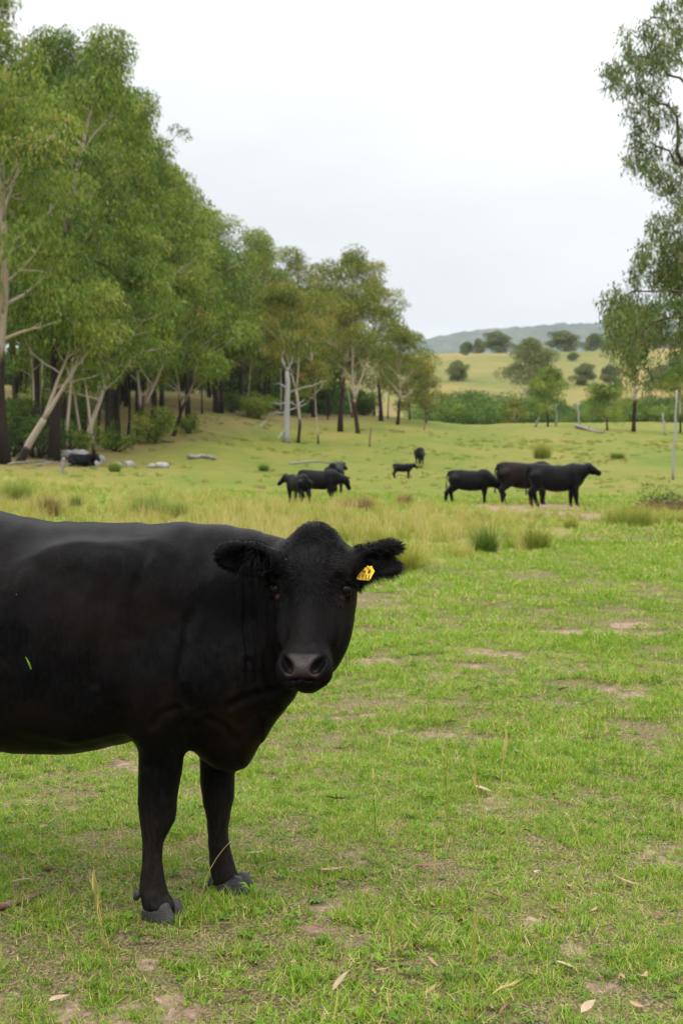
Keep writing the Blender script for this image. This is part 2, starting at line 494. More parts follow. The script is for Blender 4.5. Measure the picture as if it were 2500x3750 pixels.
# ------------------------------------------------------------------ sculpting: smooth unions of sections, meshed by surface nets
class Field:
    def __init__(s, xs, ys, zs):
        s.xs, s.ys, s.zs = [np.asarray(a, np.float32) for a in (xs, ys, zs)]
        s.f = np.full((len(xs), len(ys), len(zs)), 1.0, np.float32)
    def box(s, lo, hi):
        sl = []
        for a, l, h in zip((s.xs, s.ys, s.zs), lo, hi):
            i0 = max(0, int(np.searchsorted(a, l)) - 1); i1 = min(len(a), int(np.searchsorted(a, h)) + 1)
            sl.append(slice(i0, max(i1, i0 + 1)))
        return tuple(sl)
    def coords(s, sl):
        return s.xs[sl[0]][:, None, None], s.ys[sl[1]][None, :, None], s.zs[sl[2]][None, None, :]
    def put(s, lo, hi, fn, k=0.04, sub=False):
        sl = s.box(np.asarray(lo) - 2.5 * k, np.asarray(hi) + 2.5 * k)
        X, Y, Z = s.coords(sl)
        b = fn(X, Y, Z).astype(np.float32)
        a = s.f[sl]
        if sub:
            h = np.clip(0.5 - 0.5 * (a + b) / k, 0, 1)
            s.f[sl] = a * (1 - h) - b * h + k * h * (1 - h)
        else:
            h = np.clip(0.5 + 0.5 * (b - a) / k, 0, 1)
            s.f[sl] = b * (1 - h) + a * h - k * h * (1 - h)
    def ell(s, c, r, k=0.04, frame=None, sub=False):
        c = np.asarray(c, float); r = np.asarray(r, float); m = r.max() * 1.05
        def fn(X, Y, Z):
            x, y, z = X - c[0], Y - c[1], Z - c[2]
            if frame is not None:
                e = [np.asarray(f, float) for f in frame]
                x, y, z = [x * q[0] + y * q[1] + z * q[2] for q in e]
            k0 = np.sqrt((x / r[0]) ** 2 + (y / r[1]) ** 2 + (z / r[2]) ** 2)
            k1 = np.sqrt((x / r[0] ** 2) ** 2 + (y / r[1] ** 2) ** 2 + (z / r[2] ** 2) ** 2) + 1e-9
            return np.where(k0 < 1e-4, -r.min(), k0 * (k0 - 1) / k1)
        s.put(c - m, c + m, fn, k, sub)
    def cone(s, a, b, ra, rb, k=0.04, sub=False):
        """round cone from a to b (approximate)"""
        a = np.asarray(a, float); b = np.asarray(b, float)
        d = b - a; L2 = d @ d
        m = max(ra, rb)
        def fn(X, Y, Z):
            t = np.clip(((X - a[0]) * d[0] + (Y - a[1]) * d[1] + (Z - a[2]) * d[2]) / L2, 0, 1)
            return np.sqrt((X - a[0] - t * d[0]) ** 2 + (Y - a[1] - t * d[1]) ** 2 + (Z - a[2] - t * d[2]) ** 2) - (ra + (rb - ra) * t)
        s.put(np.minimum(a, b) - m, np.maximum(a, b) + m, fn, k, sub)
    def chain(s, pts, rad, k=0.03):
        for i in range(len(pts) - 1): s.cone(pts[i], pts[i + 1], rad[i], rad[i + 1], k)
    def loft_x(s, knots, k=0.05, n=2.2):
        """sections across X: rows of (x, top z, bottom z, half width, centre y)"""
        kn = np.array(sorted(knots), float)
        xs = np.linspace(kn[0, 0], kn[-1, 0], 400)
        cur = [smooth_interp(xs, kn[:, 0], kn[:, i]) for i in range(1, 5)]
        lo = [kn[0, 0], (kn[:, 4] - kn[:, 3]).min(), kn[:, 2].min()]
        hi = [kn[-1, 0], (kn[:, 4] + kn[:, 3]).max(), kn[:, 1].max()]
        def fn(X, Y, Z):
            top, bot, w, yc = [np.interp(X, xs, c) for c in cur]
            zc = (top + bot) / 2; h = (top - bot) / 2
            v = (Z - zc) / h; u = (Y - yc) / (w * (1.0 - 0.10 * v))
            r = (np.abs(u) ** n + np.abs(v) ** n) ** (1 / n)
            f = (r - 1) * np.minimum(w, h)
            return np.maximum(f, np.maximum(kn[0, 0] - X, X - kn[-1, 0]))
        s.put(lo, hi, fn, k)
    def loft_z(s, knots, k=0.04, n=2.2):
        """sections down Z: rows of (z, x left, x right, half depth in y, centre y)"""
        kn = np.array(sorted(knots), float)
        zs = np.linspace(kn[0, 0], kn[-1, 0], 300)
        cur = [smooth_interp(zs, kn[:, 0], kn[:, i]) for i in range(1, 5)]
        lo = [kn[:, 1].min(), (kn[:, 4] - kn[:, 3]).min(), kn[0, 0]]
        hi = [kn[:, 2].max(), (kn[:, 4] + kn[:, 3]).max(), kn[-1, 0]]
        def fn(X, Y, Z):
            xl, xr, w, yc = [np.interp(Z, zs, c) for c in cur]
            a = (xr - xl) / 2
            r = (np.abs((X - (xl + xr) / 2) / a) ** n + np.abs((Y - yc) / w) ** n) ** (1 / n)
            f = (r - 1) * np.minimum(w, a)
            return np.maximum(f, np.maximum(kn[0, 0] - Z, Z - kn[-1, 0]))
        s.put(lo, hi, fn, k)
    def loft_axis(s, org, ax, sx, nx, knots, k=0.03, n=2.4):
        """sections along an axis: rows of (t, half width, front, back) in the frame (ax, sx, nx)"""
        kn = np.array(knots, float)
        ts = np.linspace(kn[0, 0], kn[-1, 0], 200)
        cur = [smooth_interp(ts, kn[:, 0], kn[:, i]) for i in range(1, 4)]
        org = np.asarray(org, float)
        c = org + ax * kn[:, 0].mean(); m = (kn[-1, 0] - kn[0, 0]) / 2 + 0.12
        def fn(X, Y, Z):
            x, y, z = X - org[0], Y - org[1], Z - org[2]
            t = x * ax[0] + y * ax[1] + z * ax[2]
            u = x * sx[0] + y * sx[1] + z * sx[2]
            v = x * nx[0] + y * nx[1] + z * nx[2]
            w, fr, bk = [np.interp(t, ts, q) for q in cur]
            h = (fr - bk) / 2
            r = (np.abs(u / w) ** n + np.abs((v - (fr + bk) / 2) / h) ** n) ** (1 / n)
            return np.maximum((r - 1) * np.minimum(w, h), np.maximum(kn[0, 0] - t, t - kn[-1, 0]))
        s.put(c - m, c + m, fn, k)
    def mesh(s):
        f = s.f; nx, ny, nz = f.shape
        ins = f < 0
        cnt = np.zeros((nx - 1, ny - 1, nz - 1), np.int8)
        for i in (0, 1):
            for j in (0, 1):
                for k in (0, 1):
                    cnt += ins[i:nx - 1 + i, j:ny - 1 + j, k:nz - 1 + k]
        act = (cnt > 0) & (cnt < 8)
        I, J, K = np.nonzero(act)
        vid = np.full(act.shape, -1, np.int32); vid[I, J, K] = np.arange(len(I))
        acc = np.zeros((len(I), 3)); num = np.zeros(len(I))
        ax = (s.xs, s.ys, s.zs)
        for a in range(3):
            b, c = (a + 1) % 3, (a + 2) % 3
            for p in (0, 1):
                for q in (0, 1):
                    o0 = [0, 0, 0]; o0[b] = p; o0[c] = q
                    o1 = list(o0); o1[a] = 1
                    f0 = f[I + o0[0], J + o0[1], K + o0[2]]; f1 = f[I + o1[0], J + o1[1], K + o1[2]]
                    cr = (f0 < 0) != (f1 < 0)
                    t = np.where(cr, f0 / np.where(cr, f0 - f1, 1), 0)
                    idx = [I, J, K]
                    pt = np.zeros((len(I), 3))
                    for d in range(3):
                        c0 = ax[d][idx[d] + o0[d]]; c1 = ax[d][idx[d] + o1[d]]
                        pt[:, d] = c0 + t * (c1 - c0)
                    acc += pt * cr[:, None]; num += cr
        V = acc / num[:, None]
        quads = []
        for a in range(3):
            b, c = (a + 1) % 3, (a + 2) % 3
            sl0 = [slice(None)] * 3; sl1 = [slice(None)] * 3
            sl0[a] = slice(0, -1); sl1[a] = slice(1, None)
            cr = ins[tuple(sl0)] != ins[tuple(sl1)]
            E = np.array(np.nonzero(cr))
            ok = (E[b] > 0) & (E[c] > 0) & (E[b] < f.shape[b] - 1) & (E[c] < f.shape[c] - 1)
            E = E[:, ok]
            inside0 = ins[E[0], E[1], E[2]]
            def cell(db, dc):
                e = E.copy(); e[b] -= db; e[c] -= dc
                return vid[e[0], e[1], e[2]]
            q = np.stack([cell(1, 1), cell(0, 1), cell(0, 0), cell(1, 0)], -1)
            q = np.where(inside0[:, None], q, q[:, ::-1])
            quads.append(q)
        return V, np.vstack(quads)

def smooth_interp(x, xp, fp):
    """cubic Hermite through the knots, monotone-limited"""
    xp = np.asarray(xp, float); fp = np.asarray(fp, float)
    h = np.diff(xp); d = np.diff(fp) / h
    m = np.zeros(len(xp))
    m[0], m[-1] = d[0], d[-1]
    for i in range(1, len(xp) - 1):
        if d[i - 1] * d[i] > 0:
            w1, w2 = 2 * h[i] + h[i - 1], h[i] + 2 * h[i - 1]
            m[i] = (w1 + w2) / (w1 / d[i - 1] + w2 / d[i])
    k = np.clip(np.searchsorted(xp, x) - 1, 0, len(xp) - 2)
    t = np.clip((x - xp[k]) / h[k], 0, 1)
    return ((1 + 2 * t) * (1 - t) ** 2 * fp[k] + t * (1 - t) ** 2 * h[k] * m[k] + t * t * (3 - 2 * t) * fp[k + 1] + t * t * (t - 1) * h[k] * m[k + 1])

def laplacian(V, Q, it=2, lam=0.5, mask=None):
    a = np.concatenate([Q[:, 0], Q[:, 1], Q[:, 2], Q[:, 3]]); b = np.concatenate([Q[:, 1], Q[:, 2], Q[:, 3], Q[:, 0]])
    for _ in range(it):
        acc = np.zeros_like(V); n = np.zeros(len(V))
        for d in range(3):
            acc[:, d] = np.bincount(a, V[b, d], len(V)) + np.bincount(b, V[a, d], len(V))
        n = np.bincount(a, minlength=len(V)) + np.bincount(b, minlength=len(V))
        l = lam if mask is None else lam * mask[:, None]
        V = V + l * (acc / np.maximum(n, 1)[:, None] - V)
    return V
def vnormals(V, Q):
    fn = np.cross(V[Q[:, 2]] - V[Q[:, 0]], V[Q[:, 3]] - V[Q[:, 1]])
    Nn = np.zeros_like(V)
    for c in range(4):
        for d in range(3):
            Nn[:, d] += np.bincount(Q[:, c], fn[:, d], len(V))
    return nrm(Nn)

def strands(roots, dirs, lens, width, droop=0.3, seg=3, bend=None, rng=None):
    """thin tapered hairs as ribbons: (n,3) roots and directions, (n,) lengths"""
    n = len(roots)
    rng = rng or np.random.default_rng(1)
    d0 = nrm(dirs)
    bend = np.array([0, 0, -1.0]) * droop if bend is None else bend
    side = nrm(np.cross(d0, rng.normal(0, 1, (n, 3))))
    rows = []
    for i in range(seg + 1):
        t = i / seg
        c = roots + (d0 * t + bend * t * t) * lens[:, None]
        w = width * (1 - t ** 1.5) * 0.5 + 1e-5
        rows.append(np.stack([c - side * np.reshape(w, (-1, 1)), c + side * np.reshape(w, (-1, 1))], 1))
    V = np.stack(rows, 1).reshape(n, -1, 3)
    per = (seg + 1) * 2
    base = np.arange(n)[:, None, None] * per
    q = np.array([[2 * i, 2 * i + 1, 2 * i + 3, 2 * i + 2] for i in range(seg)])[None]
    return V.reshape(-1, 3), (base + q).reshape(-1, 4)
# ------------------------------------------------------------------ the black cow in the foreground
def hide_material(name, base=(0.0026, 0.0025, 0.0029), brown=(0.0085, 0.0055, 0.0042), sheen=0.0, stretch=(1, 1, 1), nose=False):
    m, nt, out = new_mat(name)
    tc = N(nt, 'ShaderNodeTexCoord').outputs['Object']
    mp = N(nt, 'ShaderNodeMapping', {'Vector': tc, 'Scale': stretch}).outputs[0]
    coat = noise_n(nt, mp, 120, 3, 0.6)
    big = noise_n(nt, tc, 3.2, 4, 0.6)
    col = mixc(nt, maprange(nt, big, 0.45, 0.72, 0, 1), base, brown)
    col = mixc(nt, maprange(nt, coat, 0.45, 0.75, 0, 0.5), col, (0.0085, 0.008, 0.0088))
    rough = 0.45
    bmp = N(nt, 'ShaderNodeBump', {'Strength': 0.35, 'Distance': 0.004, 'Height': coat}).outputs[0]
    if nose:
        leg = N(nt, 'ShaderNodeAttribute', attribute_name='dusty').outputs['Fac']
        col = mixc(nt, math_n(nt, 'MULTIPLY', leg, maprange(nt, coat, 0.4, 0.65, 0.3, 0.7)), col, (0.026, 0.022, 0.0205))
        vo = N(nt, 'ShaderNodeTexVoronoi', {'Vector': N(nt, 'ShaderNodeMapping', {'Vector': tc, 'Scale': (1.0, 1.0, .7)}).outputs[0], 'Scale': 15.0})
        fleck = math_n(nt, 'MULTIPLY', math_n(nt, 'LESS_THAN', vo.outputs['Distance'], .032), math_n(nt, 'GREATER_THAN', N(nt, 'ShaderNodeSeparateColor', {0: vo.outputs['Color']}).outputs[0], .80))
        col = mixc(nt, math_n(nt, 'MULTIPLY', fleck, .8), col, (.22, .20, .18))
        dst = maprange(nt, noise_n(nt, N(nt, 'ShaderNodeMapping', {'Vector': tc, 'Scale': (1.2, 1, 2.2)}).outputs[0], 5.5, 6, .7), .56, .74, 0, .6)
        col = mixc(nt, dst, col, (0.016, 0.0125, 0.0105))
        ns = N(nt, 'ShaderNodeAttribute', attribute_name='nose').outputs['Fac']
        peb = N(nt, 'ShaderNodeTexVoronoi', {'Vector': tc, 'Scale': 260.0}).outputs['Distance']
        ncol = ramp(nt, noise_n(nt, tc, 55, 3), [(0.3, (0.008, 0.0052, 0.0043)), (0.7, (0.019, 0.0115, 0.009))])
        col = mixc(nt, ns, col, ncol)
        rust = N(nt, 'ShaderNodeAttribute', attribute_name='rust').outputs['Fac']
        col = mixc(nt, math_n(nt, 'MULTIPLY', rust, maprange(nt, big, .3, .6, .3, 1)), col, (0.012, 0.0055, 0.0035))
        pink = N(nt, 'ShaderNodeAttribute', attribute_name='pink').outputs['Fac']
        col = mixc(nt, pink, col, (0.16, 0.065, 0.055))
        rough = maprange(nt, ns, 0, 1, 0.40, 0.24)
        b2 = N(nt, 'ShaderNodeBump', {'Strength': math_n(nt, 'MULTIPLY', ns, 0.35), 'Distance': 0.002, 'Height': peb, 'Normal': bmp})
        bmp = b2.outputs[0]
    bs = N(nt, 'ShaderNodeBsdfPrincipled', {'Base Color': col, 'Roughness': rough, 'Specular IOR Level': maprange(nt, ns, 0, 1, .038, .17) if nose else .07, 'Normal': bmp,
                                             'Sheen Weight': sheen * 0.12, 'Sheen Roughness': 0.4, 'Sheen Tint': (0.55, 0.58, 0.65, 1)})
    nt.links.new(bs.outputs[0], out.inputs['Surface'])
    return m
M_HIDE = hide_material('black_hide', nose=True, stretch=(0.8, 0.8, 0.25))
M_HAIR = simple('black_hair', (0.0065, 0.006, 0.0065), 0.45, spec=0.10)
M_EYE = simple('eye', (0.006, 0.005, 0.004), 0.08, spec=0.09)
M_HOOF = simple('hoof_horn', (0.013, 0.013, 0.0145), 0.5, (0.036, 0.033, 0.032), 14, 0.25, 60, spec=0.35, stretch=(1, 1, 5))

def YC(X):
    """the cow's middle plane: the hindquarters stand a little farther from the camera"""
    return 4.80 + 0.13 * (-0.42 - X)
def hero():
    xs = np.concatenate([np.arange(-2.14, -0.78, 0.014), np.arange(-0.78, -0.42, 0.009), np.arange(-0.42, 0.235, 0.0046)])
    ys = np.concatenate([np.arange(4.22, 4.72, 0.0055), np.arange(4.72, 5.5, 0.011)])
    zs = np.concatenate([np.arange(0.015, 0.78, 0.009), np.arange(0.78, 1.40, 0.0048)])
    F = Field(xs, ys, zs)
    kn = [(-2.04, 1.28, 0.90, .05, 5.01), (-1.99, 1.325, .74, .17, 5.005), (-1.85, 1.365, .63, .25, 4.99), (-1.6, 1.385, .56, .31, 4.955), (-1.38, 1.365, .51, .345, 4.93)]
    for px, t, b, w in [(0, 1879, 2738, .365), (140, 1900, 2753, .37), (300, 1913, 2745, .365), (430, 1918, 2717, .345), (530, 1920, 2702, .315), (620, 1912, 2706, .285),
                        (690, 1908, 2738, .262), (760, 1914, 2790, .245), (830, 1927, 2822, .225), (890, 1946, 2812, .205), (950, 1962, 2732, .165), (1000, 1974, 2655, .140), (1050, 1990, 2588, .115),
                        (1085, 2020, 2540, .10), (1105, 2120, 2480, .06)]:
        Y = YC((px - 1250) / F_PX * 4.8)
        Yn = Y - 0.07 * float(sstep(860, 1090, px))
        a = P(px, t, Yn if px > 860 else Y); bb = P(px, b, Y if px < 860 else Yn)
        kn.append((a[0], a[2], bb[2], w, Yn))
    F.loft_x(kn, 0.05, 2.25)
    # shoulder blade, arm muscles, point of the elbow, brisket folds
    e = lambda px, py, Y, r, k, fr=None: F.ell(P(px, py, Y), r, k, fr)
    tilt = (nrm([0.93, 0, 0.36]), (0, 1, 0), nrm([-0.36, 0, 0.93]))
    e(645, 2290, 4.65, (.12, .07, .27), .09, tilt)
    e(600, 2500, 4.59, (.12, .085, .17), .05)
    e(520, 2550, 4.562, (.058, .05, .085), .03)
    e(575, 2640, 4.61, (.085, .085, .13), .05)
    e(800, 2480, 4.63, (.13, .07, .16), .06)
    e(840, 2420, 4.99, (.14, .08, .2), .06)
    e(870, 2640, 4.72, (.085, .085, .10), .04)
    e(300, 2330, 4.60, (.30, .08, .30), .09)
    # near foreleg, then the far one a step ahead
    def leg(rows, Y):
        out = []
        for r in rows:
            a = P(r[1], r[0], Y); b = P(r[2], r[0], Y)
            out.append((a[2], a[0], b[0], r[3], Y if len(r) < 5 else r[4]))
        return out
    F.loft_z(leg([(2560, 500, 735, .085, 4.68), (2650, 503, 712, .09, 4.665), (2735, 506, 686, .085), (2850, 507, 662, .072), (2950, 506, 648, .062), (3000, 508, 643, .059), (3040, 517, 622, .052),
                  (3085, 522, 600, .042), (3150, 520, 596, .037), (3220, 512, 603, .04), (3265, 508, 613, .046), (3292, 519, 632, .050), (3308, 520, 644, .056), (3325, 526, 645, .05), (3340, 534, 640, .045)], 4.66), .03, 2.15)
    F.loft_z(leg([(2600, 700, 930, .08), (2700, 720, 905, .08), (2768, 728, 884, .08), (2825, 731, 864, .075), (2930, 741, 855, .06), (2990, 753, 842, .056), (3050, 760, 838, .046), (3100, 763, 842, .039),
                  (3160, 765, 858, .036), (3220, 770, 884, .04), (3248, 786, 902, .044), (3275, 806, 922, .045)], 4.94), .035, 2.15)
    # hind legs, out of the photograph's frame
    for dy, dx in ((-0.17, 0.0), (0.17, -0.06)):
        yc = 4.985 + dy
        rows = [(.95, -2.00, -1.50, .13), (.8, -1.99, -1.53, .12), (.65, -1.96, -1.62, .095), (.52, -1.96, -1.75, .065), (.44, -1.985, -1.845, .05), (.36, -1.965, -1.86, .042), (.25, -1.935, -1.86, .036),
                (.16, -1.93, -1.84, .04), (.11, -1.935, -1.83, .046), (.075, -1.92, -1.80, .05), (.05, -1.9, -1.79, .05)]
        F.loft_z([(z, a + dx, b + dx, w, yc) for z, a, b, w in rows], .05, 2.15)
    # tail
    F.chain([(-2.0, 5.01, 1.32), (-2.06, 5.01, 1.2), (-2.075, 5.01, .95), (-2.07, 5.01, .6), (-2.065, 5.01, .42)], [.04, .032, .024, .022, .035], .02)
    # neck towards the head
    F.cone(P(860, 2180, 4.80), P(1090, 2150, 4.70), .20, .115, .08)
    F.cone(P(930, 2420, 4.76), P(1075, 2300, 4.66), .14, .09, .08)
    # head frame: a runs from the poll to the muzzle, n out of the face, s to the viewer's right
    Pp = P(1146, 1938, 4.60); Pm = P(1106, 2478, 4.37)
    a = nrm(Pm - Pp); n = np.array([-0.13, -1.0, 0.0]); n = nrm(n - a * (n @ a)); s_ = nrm(np.cross(n, a))
    if s_[0] < 0: s_ = -s_
    H = lambda t, s, nn: Pp + a * t + s_ * s + n * nn
    fr = (s_, a, n)
    F.loft_axis(Pp, a, s_, n, [(-.022, .022, -.03, -.08), (-.010, .045, -.012, -.11), (.03, .082, .004, -.15), (.075, .122, .012, -.18), (.13, .135, .017, -.20), (.185, .128, .012, -.205), (.24, .102, .004, -.20),
                               (.30, .080, .002, -.185), (.36, .072, .003, -.15), (.42, .075, .004, -.12), (.46, .076, .002, -.10), (.50, .070, -.004, -.072), (.525, .05, -.014, -.055)], .03, 2.5)
    for q in (-1, 1):
        F.ell(H(.245, q * .062, -.135), (.072, .15, .09), .05, fr)       # cheek
        F.ell(H(.34, q * .045, -.125), (.06, .12, .055), .04, fr)        # jaw
        F.ell(H(.142, q * .103, -.022), (.034, .055, .032), .025, fr)    # brow
        F.ell(H(.455, q * .044, -.03), (.040, .055, .042), .025, fr)      # nostril wing
        F.ell(H(.30, q * .085, -.05), (.016, .075, .02), .03, fr)        # face crest
        F.ell(H(.212, q * .098, .004), (.024, .05, .022), .025, fr, sub=True)   # hollow before the eye
    for q in (-1, 1): F.cone(H(.03, q * .03, -.06), H(.105, q * .135, -.09), .055, .045, .03)
    F.ell(H(.010, 0, -.035), (.052, .042, .05), .03, fr)                   # poll
    F.ell(H(.474, 0, -.03), (.079, .052, .05), .025, fr)                 # muzzle
    F.ell(H(.485, 0, -.005), (.050, .036, .024), .02, fr)                # nose pad
    F.ell(H(.512, .010, -.050), (.038, .022, .045), .012, fr)             # lower lip
    F.ell(H(.452, 0, -.085), (.055, .05, .04), .03, fr)
    for q in (-1, 1):
        e2 = nrm(a * 0.85 + s_ * q * -0.5); e1 = nrm(np.cross(e2, n))
        F.ell(H(.470, q * .0475, .016), (.0155, .030, .03), .008, (e1, e2, n), sub=True)    # nostril
        F.ell(H(.452, q * .060, .010), (.010, .022, .02), .008, (e1, e2, n), sub=True)
        F.ell(H(.194, q * .123, -.042), (.017, .026, .024), .014, fr, sub=True)   # eye socket
        F.ell(H(.174, q * .124, -.045), (.015, .011, .026), .010, fr)             # upper lid
        F.ell(H(.213, q * .122, -.05), (.012, .008, .02), .010, fr)               # lower lid
    # mouth line
    F.ell(H(.512, 0, -.014), (.050, .003, .026), .008, fr, sub=True)
    # ears
    def ear_frame(b, t, tw):
        e1 = nrm(t - b); e3 = nrm(np.array([0.0, -1.0, tw]) - e1 * (np.array([0.0, -1.0, tw]) @ e1)); e2 = np.cross(e3, e1)
        if e2[2] < 0: e2 = -e2
        return e1, e2, e3
    lb, lt = P(1000, 2060, 4.56), P(792, 2026, 4.44)
    le = ear_frame(lb, lt, -0.25)
    F.ell(lb + .47 * (lt - lb), (.100, .054, .030), .022, le)
    F.ell(lb + .78 * (lt - lb) + le[1] * .004, (.055, .046, .03), .02, le)
    F.cone(lb + .05 * (lt - lb), lb + .35 * (lt - lb), .045, .05, .03)
    F.ell(lb + .55 * (lt - lb) + le[2] * .03, (.088, .042, .030), .012, le, sub=True)
    rb, rt = P(1270, 2068, 4.58), P(1452, 2045, 4.60)
    re = ear_frame(rb, rt, -0.15)
    F.cone(rb, rb + .3 * (rt - rb), .042, .05, .03)
    F.ell(rb + .52 * (rt - rb), (.078, .056, .03), .02, re)
    F.ell(P(1405, 2022, 4.585), (.05, .034, .024), .02, re)
    F.ell(P(1441, 1998, 4.585), (.035, .021, .018), .012, (nrm([.93, 0, -.36]), (0, 1, 0), nrm([.36, 0, .93])))
    F.ell(P(1428, 2083, 4.585), (.042, .026, .02), .014, re)
    F.ell(P(1462, 2043, 4.57), (.026, .013, .05), .010, re, sub=True)
    F.ell(rb + .6 * (rt - rb) + re[2] * .032, (.06, .034, .026), .012, re, sub=True)

    V, Q = F.mesh()
    V = laplacian(V, Q, 3, 0.5)
    V = laplacian(V, Q, 14, 0.5, (V[:, 0] / V[:, 1] * F_PX + 1250 < 800) * sstep(.45, .6, V[:, 2]))
    Nn = vnormals(V, Q)
    # folds of the neck skin, ribs, muscle unevenness, crease behind the shoulder
    px = V[:, 0] / V[:, 1] * F_PX + 1250
    py = 1650 + (CAM_H - V[:, 2]) / V[:, 1] * F_PX
    side = np.clip(-Nn[:, 1], 0, 1)
    neck = sstep(830, 905, px) * (1 - sstep(985, 1015, px)) * sstep(2090, 2180, py) * (1 - sstep(2420, 2560, py)) * (V[:, 1] > 4.45)
    wv = px + 14 * fbm(py * 0.006, px * 0.004, 4, 2) * 2 - 0.05 * (py - 2200)
    d = -0.0065 * neck * side * np.abs(np.sin(wv * 0.085)) ** 5 * (0.5 + fbm(px * 0.03, py * 0.002, 6, 2))
    ribs = sstep(-200, 60, px) * (1 - sstep(380, 520, px)) * sstep(2000, 2120, py) * (1 - sstep(2480, 2650, py))
    d = d + 0.005 * ribs * side * np.sin((px + 0.22 * (py - 2200)) * 0.045)
    body = (px < 960) * sstep(.40, .62, V[:, 2])
    d = d + body * ((fbm(V[:, 0] * 6, V[:, 2] * 5, 2, 3) - 0.5) * 0.034 + (fbm(V[:, 0] * 20, V[:, 2] * 14, 3, 2) - 0.5) * 0.006)
    lineX = np.interp(py, [1915, 2000, 2150, 2300, 2450, 2560], [590, 545, 500, 490, 490, 480])
    d = d - 0.007 * np.exp(-((px - lineX) / 20.0) ** 2) * side * sstep(1930, 2010, py) * (1 - sstep(2500, 2600, py))
    lineB = np.interp(py, [2120, 2300, 2500, 2640], [745, 690, 650, 700])
    d = d - 0.014 * np.exp(-((px - lineB) / 22.0) ** 2) * side * sstep(2120, 2300, py) * (1 - sstep(2560, 2640, py))
    for x0, y0, x1, y1, dep, wd in ((840, 2590, 1030, 2530, .009, 13), (880, 2660, 1010, 2600, .007, 12), (760, 2640, 860, 2720, .008, 14), (905, 2420, 1000, 2560, .006, 12), (560, 2660, 640, 2600, .007, 14)):
        tt = ((px - x0) * (x1 - x0) + (py - y0) * (y1 - y0)) / ((x1 - x0) ** 2 + (y1 - y0) ** 2)
        dist = np.hypot(px - x0 - np.clip(tt, 0, 1) * (x1 - x0), py - y0 - np.clip(tt, 0, 1) * (y1 - y0) + 12 * np.sin(tt * 3.1))
        d = d + side * (-dep * np.exp(-(dist / wd) ** 2) + .4 * dep * np.exp(-((dist - 2 * wd) / wd) ** 2)) * (V[:, 2] > .4)
    knee = 1 - sstep(.40, .6, V[:, 2])
    d = d + knee * (fbm(V[:, 0] * 30, V[:, 2] * 18, 5, 3) - 0.5) * 0.008
    V = V + Nn * d[:, None]
    V = laplacian(V, Q, 2, 0.4)
    Nn = vnormals(V, Q)
    rel = V - Pp
    t, s, nn = rel @ a, rel @ s_, rel @ n
    front = (Nn @ n)
    pad_w = 0.053 - 0.020 * np.exp(-((t - .466) / .022) ** 2)
    nose = sstep(.425, .440, t) * (1 - sstep(.505, .512, t)) * (1 - sstep(pad_w - .004, pad_w + .010, np.abs(s))) * sstep(-.035, -.01, nn)
    dusty = (1 - sstep(.22, .50, V[:, 2])) * 0.9
    pink = np.exp(-(((t - .222) / .007) ** 2 + ((np.abs(s) - .104) / .007) ** 2)) * (nn > -.09) * (t < .3) * np.where(s < 0, 0.5, 0.2)
    rust = np.exp(-((px - 860) / 120.0) ** 2 - ((py - 2640) / 85.0) ** 2) * (V[:, 1] < 4.9)
    return V, Q, Nn, dict(rust=rust, nose=nose, dusty=dusty, pink=pink), H, (a, s_, n), (lb, lt, le), (rb, rt, re)

hV, hQ, hN, hA, H, (ha, hs, hn), (lb, lt, le), (rb, rt, re) = hero()
HERO = np.array([-0.9, 4.88, 0.0])
cow = empty('cow', HERO)
tag(cow, 'large black cow in front facing the camera with a yellow tag in one ear', 'cow')
def hobj(name, V, Q=None, T=None, mats=M_HAIR, smooth=True, attrs=None):
    return obj(name, mesh_np(name, np.asarray(V) - HERO, Q, T, mats, smooth, attrs), cow)
hobj('body', hV, hQ, None, M_HIDE, True, hA)

def ball(c, r, nu=20, nv=12, frame=None):
    th = np.linspace(0, math.pi, nv); ph = np.arange(nu) * 2 * math.pi / nu
    T_, P_ = np.meshgrid(th, ph, indexing='ij')
    L = np.stack([np.sin(T_) * np.cos(P_), np.sin(T_) * np.sin(P_), np.cos(T_)], -1).reshape(-1, 3) * np.asarray(r)
    if frame is not None: L = L @ np.array(frame)
    i = np.arange(nv - 1)[:, None] * nu; j = np.arange(nu)[None]; j2 = (j + 1) % nu
    return L + np.asarray(c), np.stack([i + j, i + nu + j, i + nu + j2, i + j2], -1).reshape(-1, 4)
for q in (-1, 1):
    V, Q = ball(H(.194, q * .114, -.044), (.021, .021, .021))
    hobj('eye', V, Q, None, M_EYE)

# hooves: two claws each, with a cleft, and the dewclaws above the heel
def claw(c, L, W, Hh, yaw):
    """one hoof claw: a wall leaning back from a rounded toe to the coronet, toe towards +X turned by yaw, c = middle of the sole"""
    nu = 22
    ph = np.arange(nu) * 2 * math.pi / nu
    sg = lambda q, e: np.sign(q) * np.abs(q) ** e
    ox = sg(np.cos(ph), .85); oy = sg(np.sin(ph), .7)
    oy = oy * (1 - .30 * sstep(-.1, 1, ox))
    V = []
    for u, sc in ((0, .96), (.08, 1.0), (.35, .97), (.65, .92), (.9, .87), (1.0, .80), (1.04, .4)):
        X = ox * L * .5 * sc * (1 - .12 * u) - .13 * L * u
        Yy = oy * W * .5 * sc
        Zz = Hh * u * (.72 + .28 * ox) - .004
        V.append(np.stack([X, Yy, Zz], -1))
    V = np.vstack(V); nr = 7
    i = np.arange(nr - 1)[:, None] * nu; j = np.arange(nu)[None]; j2 = (j + 1) % nu
    Q = np.stack([i + j, i + j2, i + nu + j2, i + nu + j], -1).reshape(-1, 4)
    c_, s_ = math.cos(yaw), math.sin(yaw)
    return np.stack([c[0] + V[:, 0] * c_ - V[:, 1] * s_, c[1] + V[:, 0] * s_ + V[:, 1] * c_, c[2] + V[:, 2]], -1), Q
